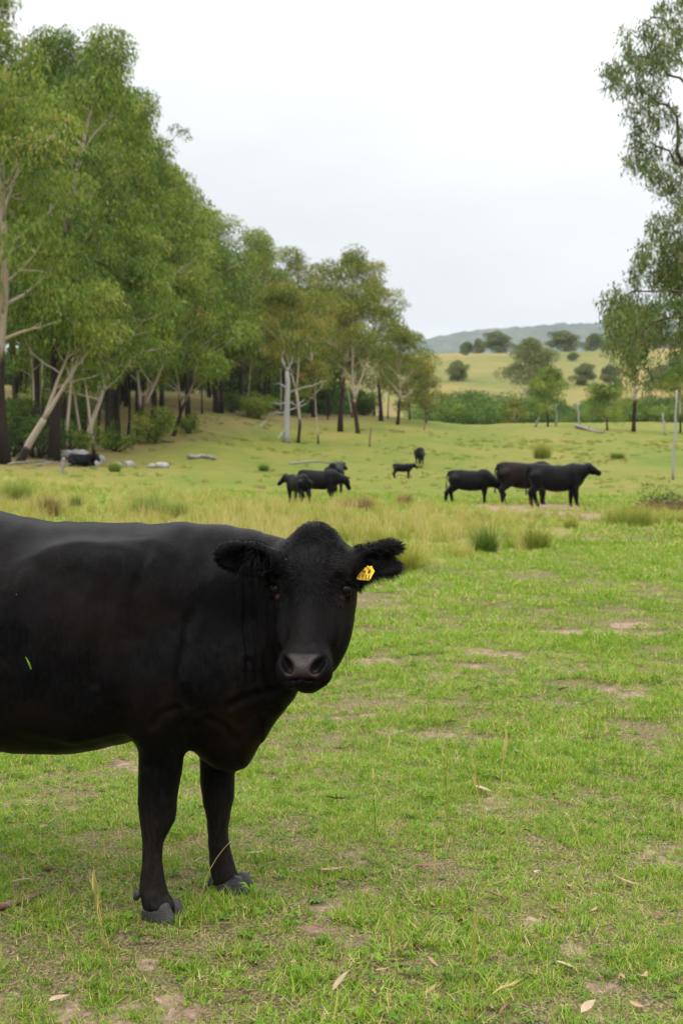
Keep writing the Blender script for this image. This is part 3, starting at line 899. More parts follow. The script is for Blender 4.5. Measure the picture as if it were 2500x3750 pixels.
def hoof(px0, px1, pyb, Y, yaw=-0.5):
    A_, B_ = P(px0, pyb, Y), P(px1, pyb, Y)
    c = (A_ + B_) / 2
    L = (B_[0] - A_[0]) * .92
    g = gz(c[0], c[1])
    mb = MB()
    for s, sc in ((-1, 1.0), (1, 0.97)):
        off = s * 0.027
        cc = (c[0] - off * math.sin(yaw), c[1] + off * math.cos(yaw), g)
        V, Q = claw(cc, L, 0.066, 0.066, yaw + s * 0.03)
        mb.add(V, Q)
    return obj('hoof', mesh_np('hoof', np.vstack(mb.V) - HERO, np.vstack(mb.Q), None, M_HOOF, True), cow)
hoof(520, 688, 3365, 4.655, -0.55)
hoof(800, 934, 3290, 4.93, -0.35)
for y in (4.815, 5.155):
    c0 = 1250 + (-1.90 - (0.06 if y > 5 else 0)) / y * F_PX
    hoof(c0 - 55, c0 + 85, 1650 + CAM_H / y * F_PX, y, -0.15)
def dewclaw(px, py, Y):
    c = P(px, py, Y)
    V, Q = ball(c, (.012, .011, .019), 12, 8)
    V[:, 0] -= 0.4 * np.maximum(c[2] - V[:, 2], 0)
    hobj('dewclaw', V, Q, None, M_HOOF)
dewclaw(503, 3278, 4.64); dewclaw(505, 3280, 4.69); dewclaw(775, 3228, 4.93); dewclaw(778, 3228, 4.97)

# hair: coat over the whole animal, then longer hair on the poll, ears, lashes, mane and brisket
rng = np.random.default_rng(11)
def face_areas(V, Q):
    return 0.5 * np.linalg.norm(np.cross(V[Q[:, 2]] - V[Q[:, 0]], V[Q[:, 3]] - V[Q[:, 1]]), axis=1)
ar = face_areas(hV, hQ)
fc = hV[hQ].mean(1); fn = nrm(hN[hQ].mean(1))
def coat(n, w, flow, length, lift, width, jitter=0.25):
    p = ar * w; p = p / p.sum()
    k = rng.choice(len(hQ), n, p=p)
    uv = rng.random((n, 2))
    q = hV[hQ[k]]
    pos = (q[:, 0] * (1 - uv[:, :1]) + q[:, 1] * uv[:, :1]) * (1 - uv[:, 1:]) + (q[:, 3] * (1 - uv[:, :1]) + q[:, 2] * uv[:, :1]) * uv[:, 1:]
    nn = fn[k]
    fl = flow(pos) + rng.normal(0, jitter, (n, 3))
    fl = nrm(fl - nn * (fl * nn).sum(1, keepdims=True))
    d = fl + nn * lift
    return strands(pos - nn * 0.001, d, length * rng.uniform(0.6, 1.2, n), width * rng.uniform(0.7, 1.2, n), 0, 2, -nn * 0.25, rng)
rel = fc - H(0, 0, 0)
ft, fs, fnn = rel @ ha, rel @ hs, rel @ hn
is_head = (ft > -0.06) & (ft < 0.56) & (np.abs(fs) < 0.16) & (fnn > -0.11)
nose_f = hA['nose'][hQ].mean(1)
ear_l = (((fc - lb) @ le[0]) > 0.045) & (fc[:, 0] > -0.42) & (np.abs((fc - lb) @ le[1]) < 0.09) & (fc[:, 1] < 4.60) & (fs < -0.12) & (np.abs((fc - lb) @ le[2]) < .05)
ear_r = (((fc - rb) @ re[0]) > 0.03) & (fc[:, 0] > 0.02) & (fs > 0.125)
# body coat lies backwards and down; head coat fans out from the whorl on the forehead
bodyw = (~is_head & ~ear_l & ~ear_r & (fc[:, 2] > 0.06)) * 1.0 * np.where(fc[:, 0] > -1.25, 1.0, 0.12) * np.where(fn[:, 1] > 0.35, 0.1, 1.0)
def body_flow(p):
    return np.stack([np.full(len(p), -0.55), np.zeros(len(p)), np.full(len(p), -0.8)], -1)
Vb, Qb = coat(36000, bodyw, body_flow, 0.014, 0.22, 0.0011)
whorl = H(.165, -.004, .02)
def head_flow(p):
    return nrm(p - whorl) + ha * 0.15
Vh, Qh = coat(14000, is_head * (1 - nose_f) * (fnn > -0.1), head_flow, 0.014, 0.3, 0.0011, 0.15)
mb = MB(); mb.add(Vb, Qb); mb.add(Vh, Qh)
tag(hobj('coat_hair', np.vstack(mb.V), np.vstack(mb.Q)), kind='stuff')
# poll tuft: strands swirl from the crown and over to the viewer's right
n = 1100
tt = rng.uniform(-.03, .06, n); ss = rng.normal(0, .045, n)
root_uv = np.stack([tt, ss], -1)
sel = np.nonzero(is_head & (ft < .06) & (np.abs(fs - .01) < .065) & (fnn > -.075))[0]
k = rng.choice(sel, n)
pos = fc[k] + rng.normal(0, .003, (n, 3))
wh2 = H(.035, -.012, .01)
dirs = nrm(pos - wh2) * 0.9 + np.cross(nrm(pos - wh2), hn) * 0.5 + fn[k] * 0.10
V1, Q1 = strands(pos, dirs, rng.uniform(.008, .017, n), 0.0013, 0.35, 4, np.array([0.3, -0.1, -0.5]), rng)
sel = np.nonzero(is_head & (ft > .05) & (ft < .26) & (np.abs(fs) < .10) & (fnn > -.05))[0]
k = rng.choice(sel, 2600)
pos = fc[k] + rng.normal(0, .003, (2600, 3))
V2, Q2 = strands(pos, head_flow(pos) + fn[k] * .18, rng.uniform(.010, .02, 2600), 0.0013, 0.2, 3, None, rng)
mb = MB(); mb.add(V1, Q1); mb.add(V2, Q2)
tag(hobj('poll_hair', np.vstack(mb.V), np.vstack(mb.Q)), kind='stuff')
# ear fringes
mb = MB()
for (mask, b, t, fr, n, ln) in ((ear_l, lb, lt, le, 4200, .009), (ear_r, rb, rt, re, 5200, .018)):
    sel = np.nonzero(mask)[0]
    if not len(sel): continue
    p = ar[sel] / ar[sel].sum()
    k = rng.choice(sel, n, p=p)
    pos = fc[k] + rng.normal(0, .0015, (n, 3))
    rad = (pos - (b + .45 * (t - b)))
    rad = nrm(rad - np.outer(rad @ fr[2], fr[2]))
    d = fn[k] * .55 + rad * .75 + fr[0] * .35 + rng.normal(0, .25, (n, 3))
    V, Q = strands(pos, d, ln * rng.uniform(.4, 1.25, n), .0012, .3, 3, np.array([0.1 * (1 if t[0] > b[0] else -1), 0, -.35]), rng)
    mb.add(V, Q)
    # long hairs inside the cup
    m2 = 500
    k = rng.choice(sel, m2, p=p)
    c = b + (t - b) * rng.uniform(.1, .55, (m2, 1)) + fr[1] * rng.normal(0, .022, (m2, 1)) + fr[2] * rng.uniform(0, .02, (m2, 1))
    V, Q = strands(c, fr[0] * .8 + fr[2] * .5 + rng.normal(0, .35, (m2, 3)), rng.uniform(.03, .06, m2), .0013, .5, 4, None, rng)
    mb.add(V, Q)
tag(hobj('ear_hair', np.vstack(mb.V), np.vstack(mb.Q)), kind='stuff')
# lashes
for q in (-1, 1):
    n = 60
    s0 = rng.uniform(-.014, .014, n)
    pos = H(.170, q * .131, -.05) + np.outer(s0, hn) + rng.normal(0, .002, (n, 3))
    V, Q = strands(pos, np.outer(np.ones(n), hs * q * 1.0 + ha * .35 + hn * .3) + rng.normal(0, .15, (n, 3)), rng.uniform(.02, .036, n), .0016, .25, 3, None, rng)
    tag(hobj('eyelash', V, Q), kind='stuff')

# yellow ear tag with black writing
def ear_tag():
    M_Y = simple('yellow_plastic', (0.78, 0.50, 0.012), 0.42, (0.70, 0.43, 0.012), 30, spec=0.4)
    M_INK = simple('black_ink', (0.02, 0.016, 0.012), 0.6)
    M_RUST = simple('worn_ink', (0.30, 0.10, 0.01), 0.6)
    Yt = 4.535
    c = lambda px, py: P(px, py, Yt)
    pts = [(1336, 2080), (1362, 2073), (1365, 2082), (1372, 2092), (1360, 2112), (1356, 2122), (1350, 2125), (1310, 2123), (1305, 2119), (1312, 2106), (1324, 2092)]
    fwd = np.array([0, .0035, 0])
    Vf = [c(*p) for p in pts]; n = len(pts)
    V = np.vstack([Vf, [v + fwd for v in Vf], [np.mean(Vf, 0)], [np.mean(Vf, 0) + fwd]])
    # a slightly bowed plate
    V[:, 1] += 3.0 * (V[:, 0] - V[:, 0].mean()) ** 2 + 0.25 * (V[:, 2] - V[:, 2].mean())
    i = np.arange(n); j = (i + 1) % n
    T = np.vstack([np.stack([j, i, np.full(n, 2 * n)], -1), np.stack([n + i, n + j, np.full(n, 2 * n + 1)], -1)])
    Q = np.stack([i, j, n + j, n + i], -1)
    tagm = hobj('ear_tag', V, Q, T, M_Y, False)
    tag(tagm, 'yellow ear tag written 46 over BELL in black')
    ym = lambda x, z: Yt + 3.0 * (x - V[:, 0].mean()) ** 2 + 0.25 * (z - V[:, 2].mean()) - 0.0012
    G = {'4': [[(.75, 0), (.75, 1), (.05, .32), (1, .32)]], '6': [[(.85, 1), (.3, .6), (.1, .25), (.35, 0), (.75, .05), (.9, .3), (.6, .5), (.2, .38)]],
         'B': [[(0, 0), (0, 1), (.6, .95), (.7, .75), (.55, .55), (0, .52)], [(.55, .55), (.85, .35), (.7, .05), (0, 0)]],
         'E': [[(.9, 1), (0, 1), (0, 0), (.9, 0)], [(0, .52), (.7, .52)]], 'L': [[(0, 1), (0, 0), (.8, 0)]]}
    def glyph(mb, ch, ox, oy, w, h, slant, rise):
        for st in G[ch]:
            p3 = []
            for (u, v) in st:
                px = ox + u * w + v * h * slant; py = oy - v * h - u * w * rise
                q = P(px, py, Yt); q[1] = ym(q[0], q[2]); p3.append(q)
            mb.tube(p3, 0.00135, 5)
    mb = MB()
    glyph(mb, '4', 1327, 2099, 10, 11, .25, .1)
    glyph(mb, '6', 1346, 2100, 8, 13, .2, .1)
    q0, q1 = P(1342, 2076, Yt), P(1358, 2096, Yt)
    for q in (q0, q1): q[1] = ym(q[0], q[2])
    mb.tube([q0, q1], .0007, 5)
    for ch, ox in (('E', 1323), ('L', 1337), ('L', 1348)):
        glyph(mb, ch, ox, 2120, 9, 15, .3, .0)
    o = hobj('number', np.vstack(mb.V), np.vstack(mb.Q), np.vstack(mb.T), M_INK, False)
    o.parent = tagm; o.name = 'lettering'
    mb = MB(); glyph(mb, 'B', 1308, 2120, 9, 15, .3, .0)
    o = hobj('number', np.vstack(mb.V), np.vstack(mb.Q), np.vstack(mb.T), M_RUST, False)
    o.parent = tagm; o.name = 'lettering'
    pin, Qp = ball(P(1346, 2076, 4.533), (.0035, .004, .0035), 10, 6)
    o = hobj('pin', pin, Qp, None, M_Y); o.parent = tagm
    # hairs of the ear hanging over the tag
    n = 46
    pos = np.array([P(1308 + 26 * u, 2086 + 10 * v - 9 * u, 4.525) for u, v in rng.random((n, 2))])
    V, Q = strands(pos, np.array([-.35, -.12, -.9]) + rng.normal(0, .22, (n, 3)), rng.uniform(.008, .022, n), .0011, .1, 3, None, rng)
    tag(hobj('ear_hair', V, Q), kind='stuff')
ear_tag()
# ------------------------------------------------------------------ the rest of the herd
M_FAR = hide_material('far_black_hide', base=(0.004, 0.004, 0.0045), brown=(0.007, 0.006, 0.0055))
M_FARBROWN = hide_material('far_brown_hide', base=(0.006, 0.0045, 0.004), brown=(0.018, 0.009, 0.006))
def beast(name, loc, heading, scale=1.0, head='up', front=(0.0, 0.0), hind=(0.0, 0.0), turn=0.0, lying=False, calf=False, mat=None, label='', group='black cattle grazing on the pasture beyond', belly=1.0, brown=False):
    """a cow facing +X before heading: head up, level or grazing, each foot moved by front / hind, head turned by turn (radians, + to its left)"""
    s = 0.022
    F = Field(np.arange(-1.25, 1.45, s), np.arange(-0.62, 0.62, s), np.arange(-0.02, 1.62, s))
    lg = 0.0
    bd = 0.86 if calf else belly
    mid = lambda z: 0.95 + (z - 0.95) * bd
    if lying: lg = -0.50
    kn = [(-.88, 1.18, .98, .05), (-.84, 1.25, .80, .14), (-.70, 1.31, .68, .22), (-.45, 1.31, .60, .28), (-.1, 1.275, .53, .33), (.2, 1.27, .54, .31), (.42, 1.30, .58, .26), (.60, 1.27, .62, .21), (.74, 1.19, .72, .15), (.82, 1.1, .84, .07)]
    F.loft_x([(x, t + lg, mid(b) + lg - .05, w * (1.25 if lying else 1) * (0.85 if calf else 1), 0) for x, t, b, w in kn], .05)
    legr = 0.88 if calf else 1.0
    if not lying:
        for sy, o in ((-1, front[0]), (1, front[1])):
            y = sy * .15
            F.chain([(.52, y, .80), (.50 + o * .3, y, .58), (.50 + o * .6, y, .36), (.49 + o * .95, y, .12), (.52 + o, y, .03)], [.15 * legr, .11 * legr, .075, .056, .066], .03)
        for sy, o in ((-1, hind[0]), (1, hind[1])):
            y = sy * .16
            F.chain([(-.66, y, .92), (-.60 + o * .2, y, .68), (-.80 + o * .65, y, .44), (-.76 + o * .95, y, .13), (-.72 + o, y, .03)], [.22 * legr, .165 * legr, .082, .058, .066], .035)
        tail = [(-.86, 0, 1.22), (-.94, .02, 1.05), (-.96, .03, .8), (-.95, .04, .5), (-.94, .04, .38)]
    else:
        for sy in (-1, 1):
            F.chain([(.5, sy * .2, .25), (.72, sy * .24, .12), (.50, sy * .30, .07), (.44, sy * .30, .05)], [.13, .07, .05, .05], .03)
            F.chain([(-.6, sy * .22, .35), (-.3, sy * .34, .18), (-.65, sy * .38, .08), (-.42, sy * .38, .06)], [.2, .12, .06, .05], .04)
        tail = [(-.86, 0, .7), (-.96, .05, .5), (-.98, .12, .2), (-.9, .2, .06)]
    F.chain(tail, [.045, .03, .024, .024, .04][:len(tail)], .02)
    hb, mz = {'up': ((.95, 0, 1.20), (1.27, 0, 1.03)), 'level': ((.97, 0, 1.19), (1.28, 0, .90)), 'graze': ((1.10, 0, .74), (1.28, 0, .33)), 'low': ((1.10, 0, .92), (1.36, 0, .55)), 'back': ((.98, 0, 1.40), (1.34, 0, 1.22))}[head]
    hb, mz = np.array(hb), np.array(mz)
    hb[2] += lg; mz[2] += lg
    pv = np.array([.62, 0, 0.0])
    def tr(p, f=1.0):
        c, sn = math.cos(turn * f), math.sin(turn * f)
        d = p - pv
        return np.array([pv[0] + d[0] * c - d[1] * sn, d[0] * sn + d[1] * c, p[2]])
    hb2 = tr(hb, .6); mz2 = hb2 + (tr(mz, 1.5) - tr(hb, 1.5))
    F.cone((.50, 0, 1.04 + lg), hb2 + (0, 0, -.04), .275 * (0.85 if calf else 1), .165, .10)
    F.cone((.58, 0, .90 + lg), hb2 * .6 + np.array((.58, 0, .90 + lg)) * .4, .25 * (0.8 if calf else 1), .16, .10)
    a = nrm(mz2 - hb2)
    F.cone(hb2 - a * .02, hb2 + a * .20, .135, .12, .04)
    F.cone(hb2 + a * .18, mz2, .108, .094, .04)
    F.ell(hb2 + a * .14 + np.array([0, 0, -.07]), (.11, .085, .09), .04)
    sd = nrm(np.cross(a, [0, 0, 1.0])); up = nrm(np.cross(sd, a))
    F.ell(hb2 + up * .10 - a * .01, (.07, .07, .06), .03)
    for q in (-1, 1):
        e1 = nrm(sd * q - up * .12 - a * .15); e3 = nrm(a - e1 * (a @ e1)); e2 = np.cross(e3, e1)
        F.ell(hb2 + sd * q * .19 + up * .05 - a * .03, (.10, .055, .026), .02, (e1, e2, e3))
    F.ell((-.05, 0, .95 + lg), (.5, .22, .3), .05)
    V, Q = F.mesh()
    V = laplacian(V, Q, 2, .5)
    Nn = vnormals(V, Q)
    V = V + Nn * ((fbm(V[:, 0] * 7 + loc[0], V[:, 2] * 6, 3, 3) - .5) * .03)[:, None]
    root = empty(name, loc, heading)
    root.scale = (scale,) * 3
    tag(root, label, 'calf' if calf else 'cow', group)
    obj('body', mesh_np('body', V, Q, None, mat or M_FAR, True), root)
    Ve, Qe = [], []
    for q in (-1, 1):
        v, qq = ball(hb2 + a * .13 + sd * q * .088 + up * .045, (.02, .02, .02), 8, 6)
        obj('eye', mesh_np('eye', v, qq, None, M_EYE, True), root)
    return root
def herd(px, Y, heading_deg, height, label, dz=0.0, **k):
    g = on_ground(px, Y, dz)
    return beast('calf' if k.get('calf') else 'cow', g, R(heading_deg), height / 1.32, label=label, **k)
# heading 0 = facing right in the photograph, 90 = away, -90 = towards the camera
herd(2040, 43.0, 2, 1.30, 'sleek black cow standing in profile with head raised, in front of the right group', head='up', front=(.10, -.06), hind=(-.08, .16), belly=1.06)
herd(1925, 46.0, 6, 1.40, 'brownish black cow standing behind the cow with its raised head', head='low', front=(.0, .05), hind=(.02, .12), mat=M_FARBROWN, turn=.6)
herd(1725, 46.5, 3, 1.12, 'black heifer with lowered head grazing at the left of the right group', head='graze', front=(.0, .06), hind=(-.26, .05))
herd(1090, 43.5, 118, .94, 'small black calf standing turned away in front of the left group', calf=True, head='level', front=(.05, -.02), hind=(.0, .06), turn=.5)
herd(1168, 46.0, -16, 1.04, 'black cow side on behind the small calf in the left group', head='low', front=(.05, .0), hind=(.0, .05), turn=.8)
herd(1228, 52.5, 80, 1.14, 'black cow seen from behind at the right end of the left group', head='up', turn=-.35)
herd(1475, 76.0, -14, .80, 'lone black calf standing side on in the middle of the pasture', calf=True, head='level', turn=.5)
herd(1537, 97.0, -84, 1.15, 'farthest black cow seen head on behind the lone calf', head='graze')
herd(300, 77.0, -14, 1.15, 'black cow lying down in front of the pale rocks by the wood', lying=True, head='level', turn=-.3)
# ------------------------------------------------------------------ gum trees
GREEN = [(0.0, (0.026, 0.054, 0.005)), (0.3, (0.072, 0.126, 0.011)), (0.55, (0.138, 0.208, 0.020)), (0.78, (0.232, 0.290, 0.040)), (0.93, (0.28, 0.27, 0.07)), (1.0, (0.32, 0.16, 0.05))]
OLIVE = [(0.0, (0.034, 0.056, 0.007)), (0.3, (0.092, 0.122, 0.013)), (0.55, (0.160, 0.188, 0.022)), (0.78, (0.245, 0.238, 0.042)), (0.93, (0.30, 0.25, 0.065)), (1.0, (0.34, 0.18, 0.05))]
GREY = [(0.0, (0.040, 0.058, 0.020)), (0.4, (0.092, 0.120, 0.038)), (0.7, (0.155, 0.180, 0.060)), (1.0, (0.22, 0.20, 0.08))]
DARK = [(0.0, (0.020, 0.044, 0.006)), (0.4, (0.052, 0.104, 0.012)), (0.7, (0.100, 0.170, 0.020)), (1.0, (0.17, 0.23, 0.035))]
NEAR = [(0.0, (0.030, 0.052, 0.014)), (0.35, (0.066, 0.104, 0.020)), (0.62, (0.115, 0.158, 0.034)), (0.85, (0.18, 0.19, 0.055)), (1.0, (0.25, 0.15, 0.04))]
M_GREEN = leafy('gum_leaves', GREEN, .30, wscale=.30)
M_OLIVE = leafy('olive_gum_leaves', OLIVE, .30, wscale=.30)
M_GREY = leafy('grey_gum_leaves', GREY, .25, wscale=.15)
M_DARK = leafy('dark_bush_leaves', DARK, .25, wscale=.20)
M_NEAR = leafy('hanging_gum_leaves', NEAR, .28, wscale=1.2, rough=.45)
def bark_material(name, dark, mid, pale):
    m, nt, out = new_mat(name)
    tc = N(nt, 'ShaderNodeTexCoord').outputs['Object']
    st = N(nt, 'ShaderNodeMapping', {'Vector': tc, 'Scale': (5, 5, .7)}).outputs[0]
    nz = noise_n(nt, st, 1.6, 6, .65)
    sh = N(nt, 'ShaderNodeAttribute', attribute_name='shed').outputs['Fac']
    f = math_n(nt, 'ADD', sh, math_n(nt, 'MULTIPLY', math_n(nt, 'SUBTRACT', nz, .5), .7), True)
    c = ramp(nt, f, [(.25, dark), (.48, mid), (.62, pale), (1.0, tuple(min(1, x * 1.15) for x in pale))])
    bs = N(nt, 'ShaderNodeBsdfPrincipled', {'Base Color': c, 'Roughness': .85, 'Specular IOR Level': .15})
    b = N(nt, 'ShaderNodeBump', {'Strength': .5, 'Distance': .05, 'Height': noise_n(nt, st, 4, 6, .7)})
    nt.links.new(b.outputs[0], bs.inputs['Normal'])
    nt.links.new(bs.outputs[0], out.inputs['Surface'])
    return m
M_BARK = bark_material('gum_bark', (.030, .022, .018), (.16, .10, .07), (.38, .31, .25))
M_BARKRED = bark_material('red_gum_bark', (.035, .018, .013), (.13, .06, .038), (.34, .27, .21))
M_SNAG = bark_material('dead_wood', (.10, .09, .08), (.18, .165, .15), (.27, .255, .24))

def limb_path(rng, p0, d0, L, n, wob, lift):
    pts = [np.asarray(p0, float)]; d = nrm(d0)
    for i in range(n):
        d = nrm(d + rng.normal(0, wob, 3) + np.array([0, 0, lift]))
        pts.append(pts[-1] + d * L / n)
    return np.array(pts), d

def add_clumps(rng, mb, clumps, per, ll, lw, tone=0.0, droop=0.75):
    """leaves hung through each clump (x, y, z, r): denser in its upper shell, long axis mostly downwards"""
    for (x, y, z, r) in clumps:
        n = max(8, int(1.85 * per * r * r))
        u = rng.normal(0, 1, (n, 3)); u[:, 2] = u[:, 2] * .85 + .45
        u = nrm(u) * (rng.uniform(.12, 1.08, (n, 1)) ** .42)
        u[:, 2] *= .74
        c = np.array([x, y, z]) + u * r
        # break the outline
        sd_ = int(abs(x * 7 + z * 3)) % 97
        keep = vnoise(c[:, 0] * 2.6 / max(r, .6) + 3 * c[:, 1] / max(r, .6), c[:, 2] * 3.0 / max(r, .6), sd_) > .37
        c = c[keep]; u = u[keep]; n = len(c)
        if not n: continue
        ax = nrm(rng.normal(0, 1, (n, 3)) * (1 - droop) + u * .25 + np.array([0, 0, -droop]))
        sd = nrm(np.cross(ax, rng.normal(0, 1, (n, 3))))
        L = ll * .82 * rng.uniform(.6, 1.25, (n, 1)); W = lw * .80 * rng.uniform(.6, 1.2, (n, 1))
        V = np.stack([c + sd * W * .5, c + ax * L, c - sd * W * .5], 1).reshape(-1, 3)
        base = rng.normal(.49 + tone, .17)
        t = np.clip(base + rng.normal(0, .14, n), 0, .92)
        t[rng.random(n) < .008] = 1.0
        mb.add(V, None, np.arange(n * 3).reshape(-1, 3), tint=np.repeat(t, 3))

def gum_meshes(seed, Hh, rad, cb=.35, tr=.25, lean=(0, 0), nl=11, per=120, ll=.34, lw=.13, cr=1.25, fork=1, mat=None, bark=None, shed=(.12, .45), top=.96, tone=0.0, droop=.75, sub=2, spread_up=.55):
    """trunk and crown meshes of a gum tree standing at the origin"""
    rng = np.random.default_rng(seed)
    tb, cm = MB(), MB()
    shed_f = lambda z: sstep(shed[0] * Hh, shed[1] * Hh, z)
    clumps = []
    leaders = []
    z_f = Hh * (cb * .75 if fork > 1 else top)
    d0 = np.array([lean[0], lean[1], 1.0])
    n0 = 10
    base, dl = limb_path(rng, (0, 0, -.15), d0, z_f, n0, .05, .02)
    r0 = tr * np.linspace(1, .78 if fork > 1 else .16, n0 + 1)
    r0[0] *= 1.35; r0[1] *= 1.08
    tr *= .75; r0 = r0 * .75
    tb.tube(base, r0, 9, shed=shed_f(base[:, 2]))
    if fork > 1:
        for k in range(fork):
            az = k * 2 * math.pi / fork + rng.uniform(-.5, .5)
            dd = nrm(dl + np.array([math.cos(az), math.sin(az), 0]) * rng.uniform(.12, .28))
            pth, _ = limb_path(rng, base[-1], dd, (Hh * top - z_f) * rng.uniform(.85, 1.0), 10, .06, .06)
            rr = tr * .62 * np.linspace(1, .14, 11)
            tb.tube(pth, rr, 7, shed=shed_f(pth[:, 2]) + .2)
            leaders.append((pth, rr))
    else:
        leaders.append((base, r0))
    gold = rng.uniform(0, 6.28)
    for pth, rr in leaders:
        m = max(3, int(nl * 1.3 / len(leaders)))
        for i in range(m):
            zt = cb + (top - cb) * (i + rng.uniform(.1, .8)) / m
            zz = zt * Hh
            j = np.clip(np.searchsorted(pth[:, 2], zz), 1, len(pth) - 1)
            f = np.clip((zz - pth[j - 1, 2]) / (pth[j, 2] - pth[j - 1, 2] + 1e-6), 0, 1)
            p = pth[j - 1] + f * (pth[j] - pth[j - 1]); r = rr[j - 1] + f * (rr[j] - rr[j - 1])
            gold += 2.4
            u = (zt - cb) / (top - cb + 1e-6)
            L = rad * (math.sin(min(1, .25 + u * .9) * math.pi) ** .6 * .95 + .15) * rng.uniform(.7, 1.1)
            if u > .85: L *= .6
            d = np.array([math.cos(gold), math.sin(gold), spread_up + .7 * u])
            q, dq = limb_path(rng, p, d, L, 6, .13, .03)
            lr = min(r * .7, .03 + L * .02)
            tb.tube(q, np.linspace(lr, lr * .25, 7), 6, shed=shed_f(q[:, 2]) + .25)
            clumps.append((*q[-1], cr * rng.uniform(.75, 1.15)))
            if L > rad * .6: clumps.append((*(q[4] + rng.normal(0, .3 * cr, 3) + (0, 0, .3 * cr)), cr * rng.uniform(.6, .95)))
            for sidx in range(sub):
                st = q[rng.integers(2, 6)]
                da = gold + rng.choice([-1, 1]) * rng.uniform(.5, 1.3)
                d2 = np.array([math.cos(da), math.sin(da), rng.uniform(.0, .9)])
                q2, _ = limb_path(rng, st, d2, L * rng.uniform(.35, .6), 4, .15, .05)
                tb.tube(q2, np.linspace(lr * .5, lr * .12, 5), 5, False, shed=shed_f(q2[:, 2]) + .2)
                clumps.append((*q2[-1], cr * rng.uniform(.55, 1.0)))
        clumps.append((*pth[-1], cr * rng.uniform(.8, 1.1)))
    clumps = [(x, y, z, r * 1.08) for x, y, z, r in clumps]
    add_clumps(rng, cm, clumps, per, ll, lw, tone, droop)
    return tb.mesh('trunk', [bark or M_BARK]), cm.mesh('crown', [mat or M_GREEN], False)

def place_tree(name, meshes, loc, label, group=None, rz=0.0, sc=1.0, cat='tree'):
    root = empty(name, loc, rz)
    root.scale = (sc,) * 3 if np.isscalar(sc) else sc
    tag(root, label, cat, group)
    obj('trunk', meshes[0], root); obj('crown', meshes[1], root)
    return root
def tree_at(px, Y, top_py, half_px, label, seed, name='gum_tree', group=None, **k):
    """a gum whose foot stands at photo column px, Y metres off, its top and half width given in photo pixels"""
    g = on_ground(px, Y)
    Hh = P(px, top_py, Y)[2] - g[2]
    rad = half_px / F_PX * Y
    return place_tree(name, gum_meshes(seed, Hh, rad, **k), g, label, group)

WOOD = 'gum trees along the edge of the wood'
tree_at(12, 76, -60, 290, 'tallest gum at the left edge with a thick pale trunk above a dark base', 101, group=WOOD, tr=.44, cb=.22, nl=24, per=85, cr=1.7, shed=(.20, .26))
tree_at(195, 80, -30, 270, 'tall gum with dark rough trunk beside the pale rocks', 102, group=WOOD, tr=.40, cb=.18, nl=20, per=85, cr=1.6, shed=(.40, .7))
tree_at(70, 79, 1080, 260, 'leaning gum with two pale bare limbs reaching right over the rocks', 103, group=WOOD, tr=.30, cb=.42, nl=13, per=95, cr=1.25, lean=(.48, 0), fork=2, shed=(.05, .12))
tree_at(225, 92, 100, 225, 'tall gum with straight dark trunk rising behind the black lying cow', 104, group=WOOD, tr=.36, cb=.18, nl=20, per=85, cr=1.7, shed=(.3, .6))
tree_at(395, 96, 560, 230, 'blackened slim trunk gum behind the rocks', 105, group=WOOD, tr=.28, cb=.15, nl=18, per=90, cr=1.5, shed=(.6, .9))
tree_at(300, 90, 930, 210, 'short gum with a crooked pale stem leaning right behind the rocks', 106, group=WOOD, tr=.22, cb=.25, nl=15, per=95, cr=1.3, lean=(.28, 0), shed=(.02, .1))
tree_at(425, 104, 320, 195, 'tall gum behind the two stemmed tree with its crown against the sky', 107, group=WOOD, tr=.36, cb=.14, nl=19, per=85, cr=1.65)
tree_at(505, 108, 930, 200, 'two stemmed gum with one pale and one dark stem on the open slope', 108, group=WOOD, tr=.28, cb=.18, nl=16, per=100, cr=1.45, fork=2, shed=(.12, .3), tone=.06)
tree_at(560, 118, 470, 210, 'gum with a rounded crown and a lone sprig standing out against the sky', 109, group=WOOD, tr=.34, cb=.18, nl=17, per=85, cr=1.65)
tree_at(632, 112, 1120, 190, 'gum with brown stem leaning right over the grass slope', 110, group=WOOD, tr=.24, cb=.26, nl=14, per=100, cr=1.4, lean=(.42, 0), fork=2, shed=(.2, .45), tone=.03)
tree_at(690, 128, 650, 190, 'gum rising behind the brown leaning gum', 111, group=WOOD, tr=.32, cb=.16, nl=17, per=85, cr=1.6)
tree_at(795, 148, 760, 190, 'gum on a thick dark trunk high on the slope', 112, group=WOOD, tr=.42, cb=.22, nl=17, per=85, cr=1.7, shed=(.4, .7))
tree_at(880, 158, 840, 170, 'gum with a flat rounded crown left of the dead pale tree', 113, group=WOOD, tr=.34, cb=.18, nl=16, per=85, cr=1.7)
tree_at(975, 166, 920, 160, 'gum behind the dead pale tree with a yellowish crown', 114, group=WOOD, tr=.32, cb=.18, nl=15, per=85, cr=1.7, mat=M_OLIVE)
tree_at(1092, 124, 1015, 118, 'slender pale trunk gum with yellow green crown right of the dead tree', 115, group=WOOD, tr=.19, cb=.44, nl=14, per=110, cr=1.15, fork=2, shed=(.08, .2), mat=M_OLIVE, tone=.1)
tree_at(1165, 126, 1320, 70, 'thin sapling with sparse leaves between the pale gum and the red trunk', 116, group=WOOD, tr=.10, cb=.5, nl=8, per=80, cr=.75, shed=(.0, .2), mat=M_OLIVE)
tree_at(1246, 146, 905, 190, 'tall gum with dark red lower trunk and an airy top against the sky', 117, group=WOOD, tr=.34, cb=.36, nl=17, per=75, cr=1.45, shed=(.22, .34), bark=M_BARKRED, mat=M_OLIVE)
